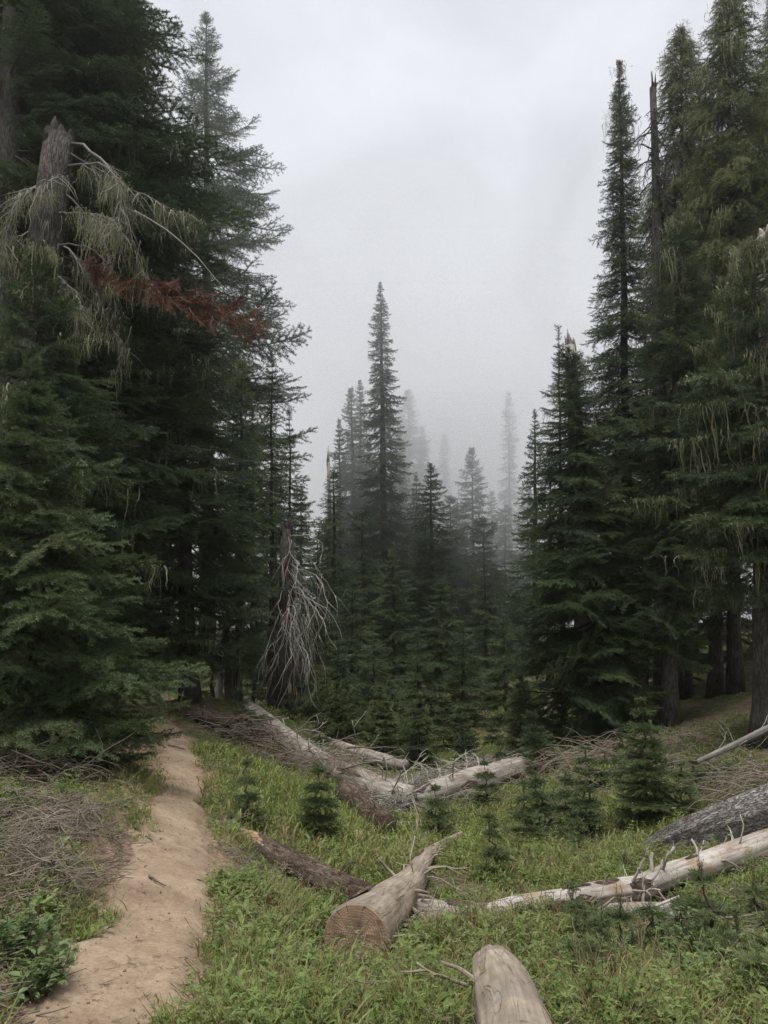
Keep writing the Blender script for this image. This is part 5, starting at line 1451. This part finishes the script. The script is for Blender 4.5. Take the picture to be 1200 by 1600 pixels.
# crumbs along the path
x, y, r_ = field(6000, -.62, .2, 2.6, 15, 9); td = trail_dist(x, y); k_ = (td < 1.25) & (r_.random(6000) < np.clip(td - .2, .22, 1)); x, y = x[k_], y[k_]
def crumb(seed):
    import bmesh
    bm = bmesh.new(); bmesh.ops.create_icosphere(bm, subdivisions=1, radius=.009); rr = random.Random(seed)
    for v in bm.verts: v.co *= rr.uniform(.6, 1.3); v.co.z *= .6
    me = bpy.data.meshes.new('pebble'); bm.to_mesh(me); bm.free(); me.materials.append(M_trail); return bpy.data.objects.new('pebble', me)
G_peb = scatter_group('pebbles', [crumb(1), crumb(2), crumb(3)])
m_ = len(x)
o = scatter('pebbles', G_peb, np.stack([x, y, H(x, y) + .030], 1), r_.uniform(0, 6, (m_, 3)), np.repeat(r_.uniform(.3, 1.2, (m_, 1)), 3, 1), r_.integers(0, 3, m_)); tag(o, 'dirt crumbs and grit along the footpath')

# ------------------------------------------------------------------ mist
def haze_box():
    m = bpy.data.materials.new('haze'); m.use_nodes = True; t = m.node_tree; t.nodes.clear()
    o = t.nodes.new('ShaderNodeOutputMaterial'); v = t.nodes.new('ShaderNodeVolumePrincipled')
    v.inputs['Color'].default_value = (1, 1, 1, 1); v.inputs['Density'].default_value = 0.0014; v.inputs['Anisotropy'].default_value = 0.8
    t.links.new(v.outputs[0], o.inputs['Volume'])
    x0, x1, y0, y1, z0, z1 = -305, 305, -85, 425, -4.0, 33.0
    V = [(x, y, z) for z in (z0, z1) for y in (y0, y1) for x in (x0, x1)]
    me = bpy.data.meshes.new('haze'); me.from_pydata(V, [], [(0, 2, 3, 1), (4, 5, 7, 6), (0, 1, 5, 4), (2, 6, 7, 3), (0, 4, 6, 2), (1, 3, 7, 5)]); me.materials.append(m)
    tag(mk('haze', me), 'thin grey mist hanging through the whole clearing', None, kind='stuff')
haze_box()

def fog_bank(c, r, dens, label, seed):
    import bmesh
    m = bpy.data.materials.new('fog'); m.use_nodes = True; t = m.node_tree; t.nodes.clear()
    o = t.nodes.new('ShaderNodeOutputMaterial'); v = t.nodes.new('ShaderNodeVolumePrincipled')
    v.inputs['Color'].default_value = (1, 1, 1, 1); v.inputs['Density'].default_value = dens; v.inputs['Anisotropy'].default_value = 0.8
    t.links.new(v.outputs[0], o.inputs['Volume'])
    bm = bmesh.new(); bmesh.ops.create_icosphere(bm, subdivisions=4, radius=1)
    for q in bm.verts:
        p = q.co; d = .95 + .1 * float(fbm([p.x * 1.6 + seed], [p.y * 1.6 + p.z * 2.1], seed, 3)[0])
        q.co = Vector((c[0] + p.x * d * r[0], c[1] + p.y * d * r[1], c[2] + p.z * d * r[2]))
    me = bpy.data.meshes.new('fog_bank'); bm.to_mesh(me); bm.free(); me.materials.append(m)
    tag(mk('fog_bank', me), label, None, kind='stuff')
for k in (1.0, .87, .74):
    fog_bank((6, 78, 18), (75 * k, 48 * k, 17 * k),   .0078, 'low cloud drifting through the far firs', 3)
fog_bank((-8, 30, 21), (12, 9, 12), .004, 'wisp of fog around the tall left fir', 5)
fog_bank((5.5, 47, 8), (9, 12, 8.5), .018, 'pale mist hanging low between the middle firs and the right treeline', 7)
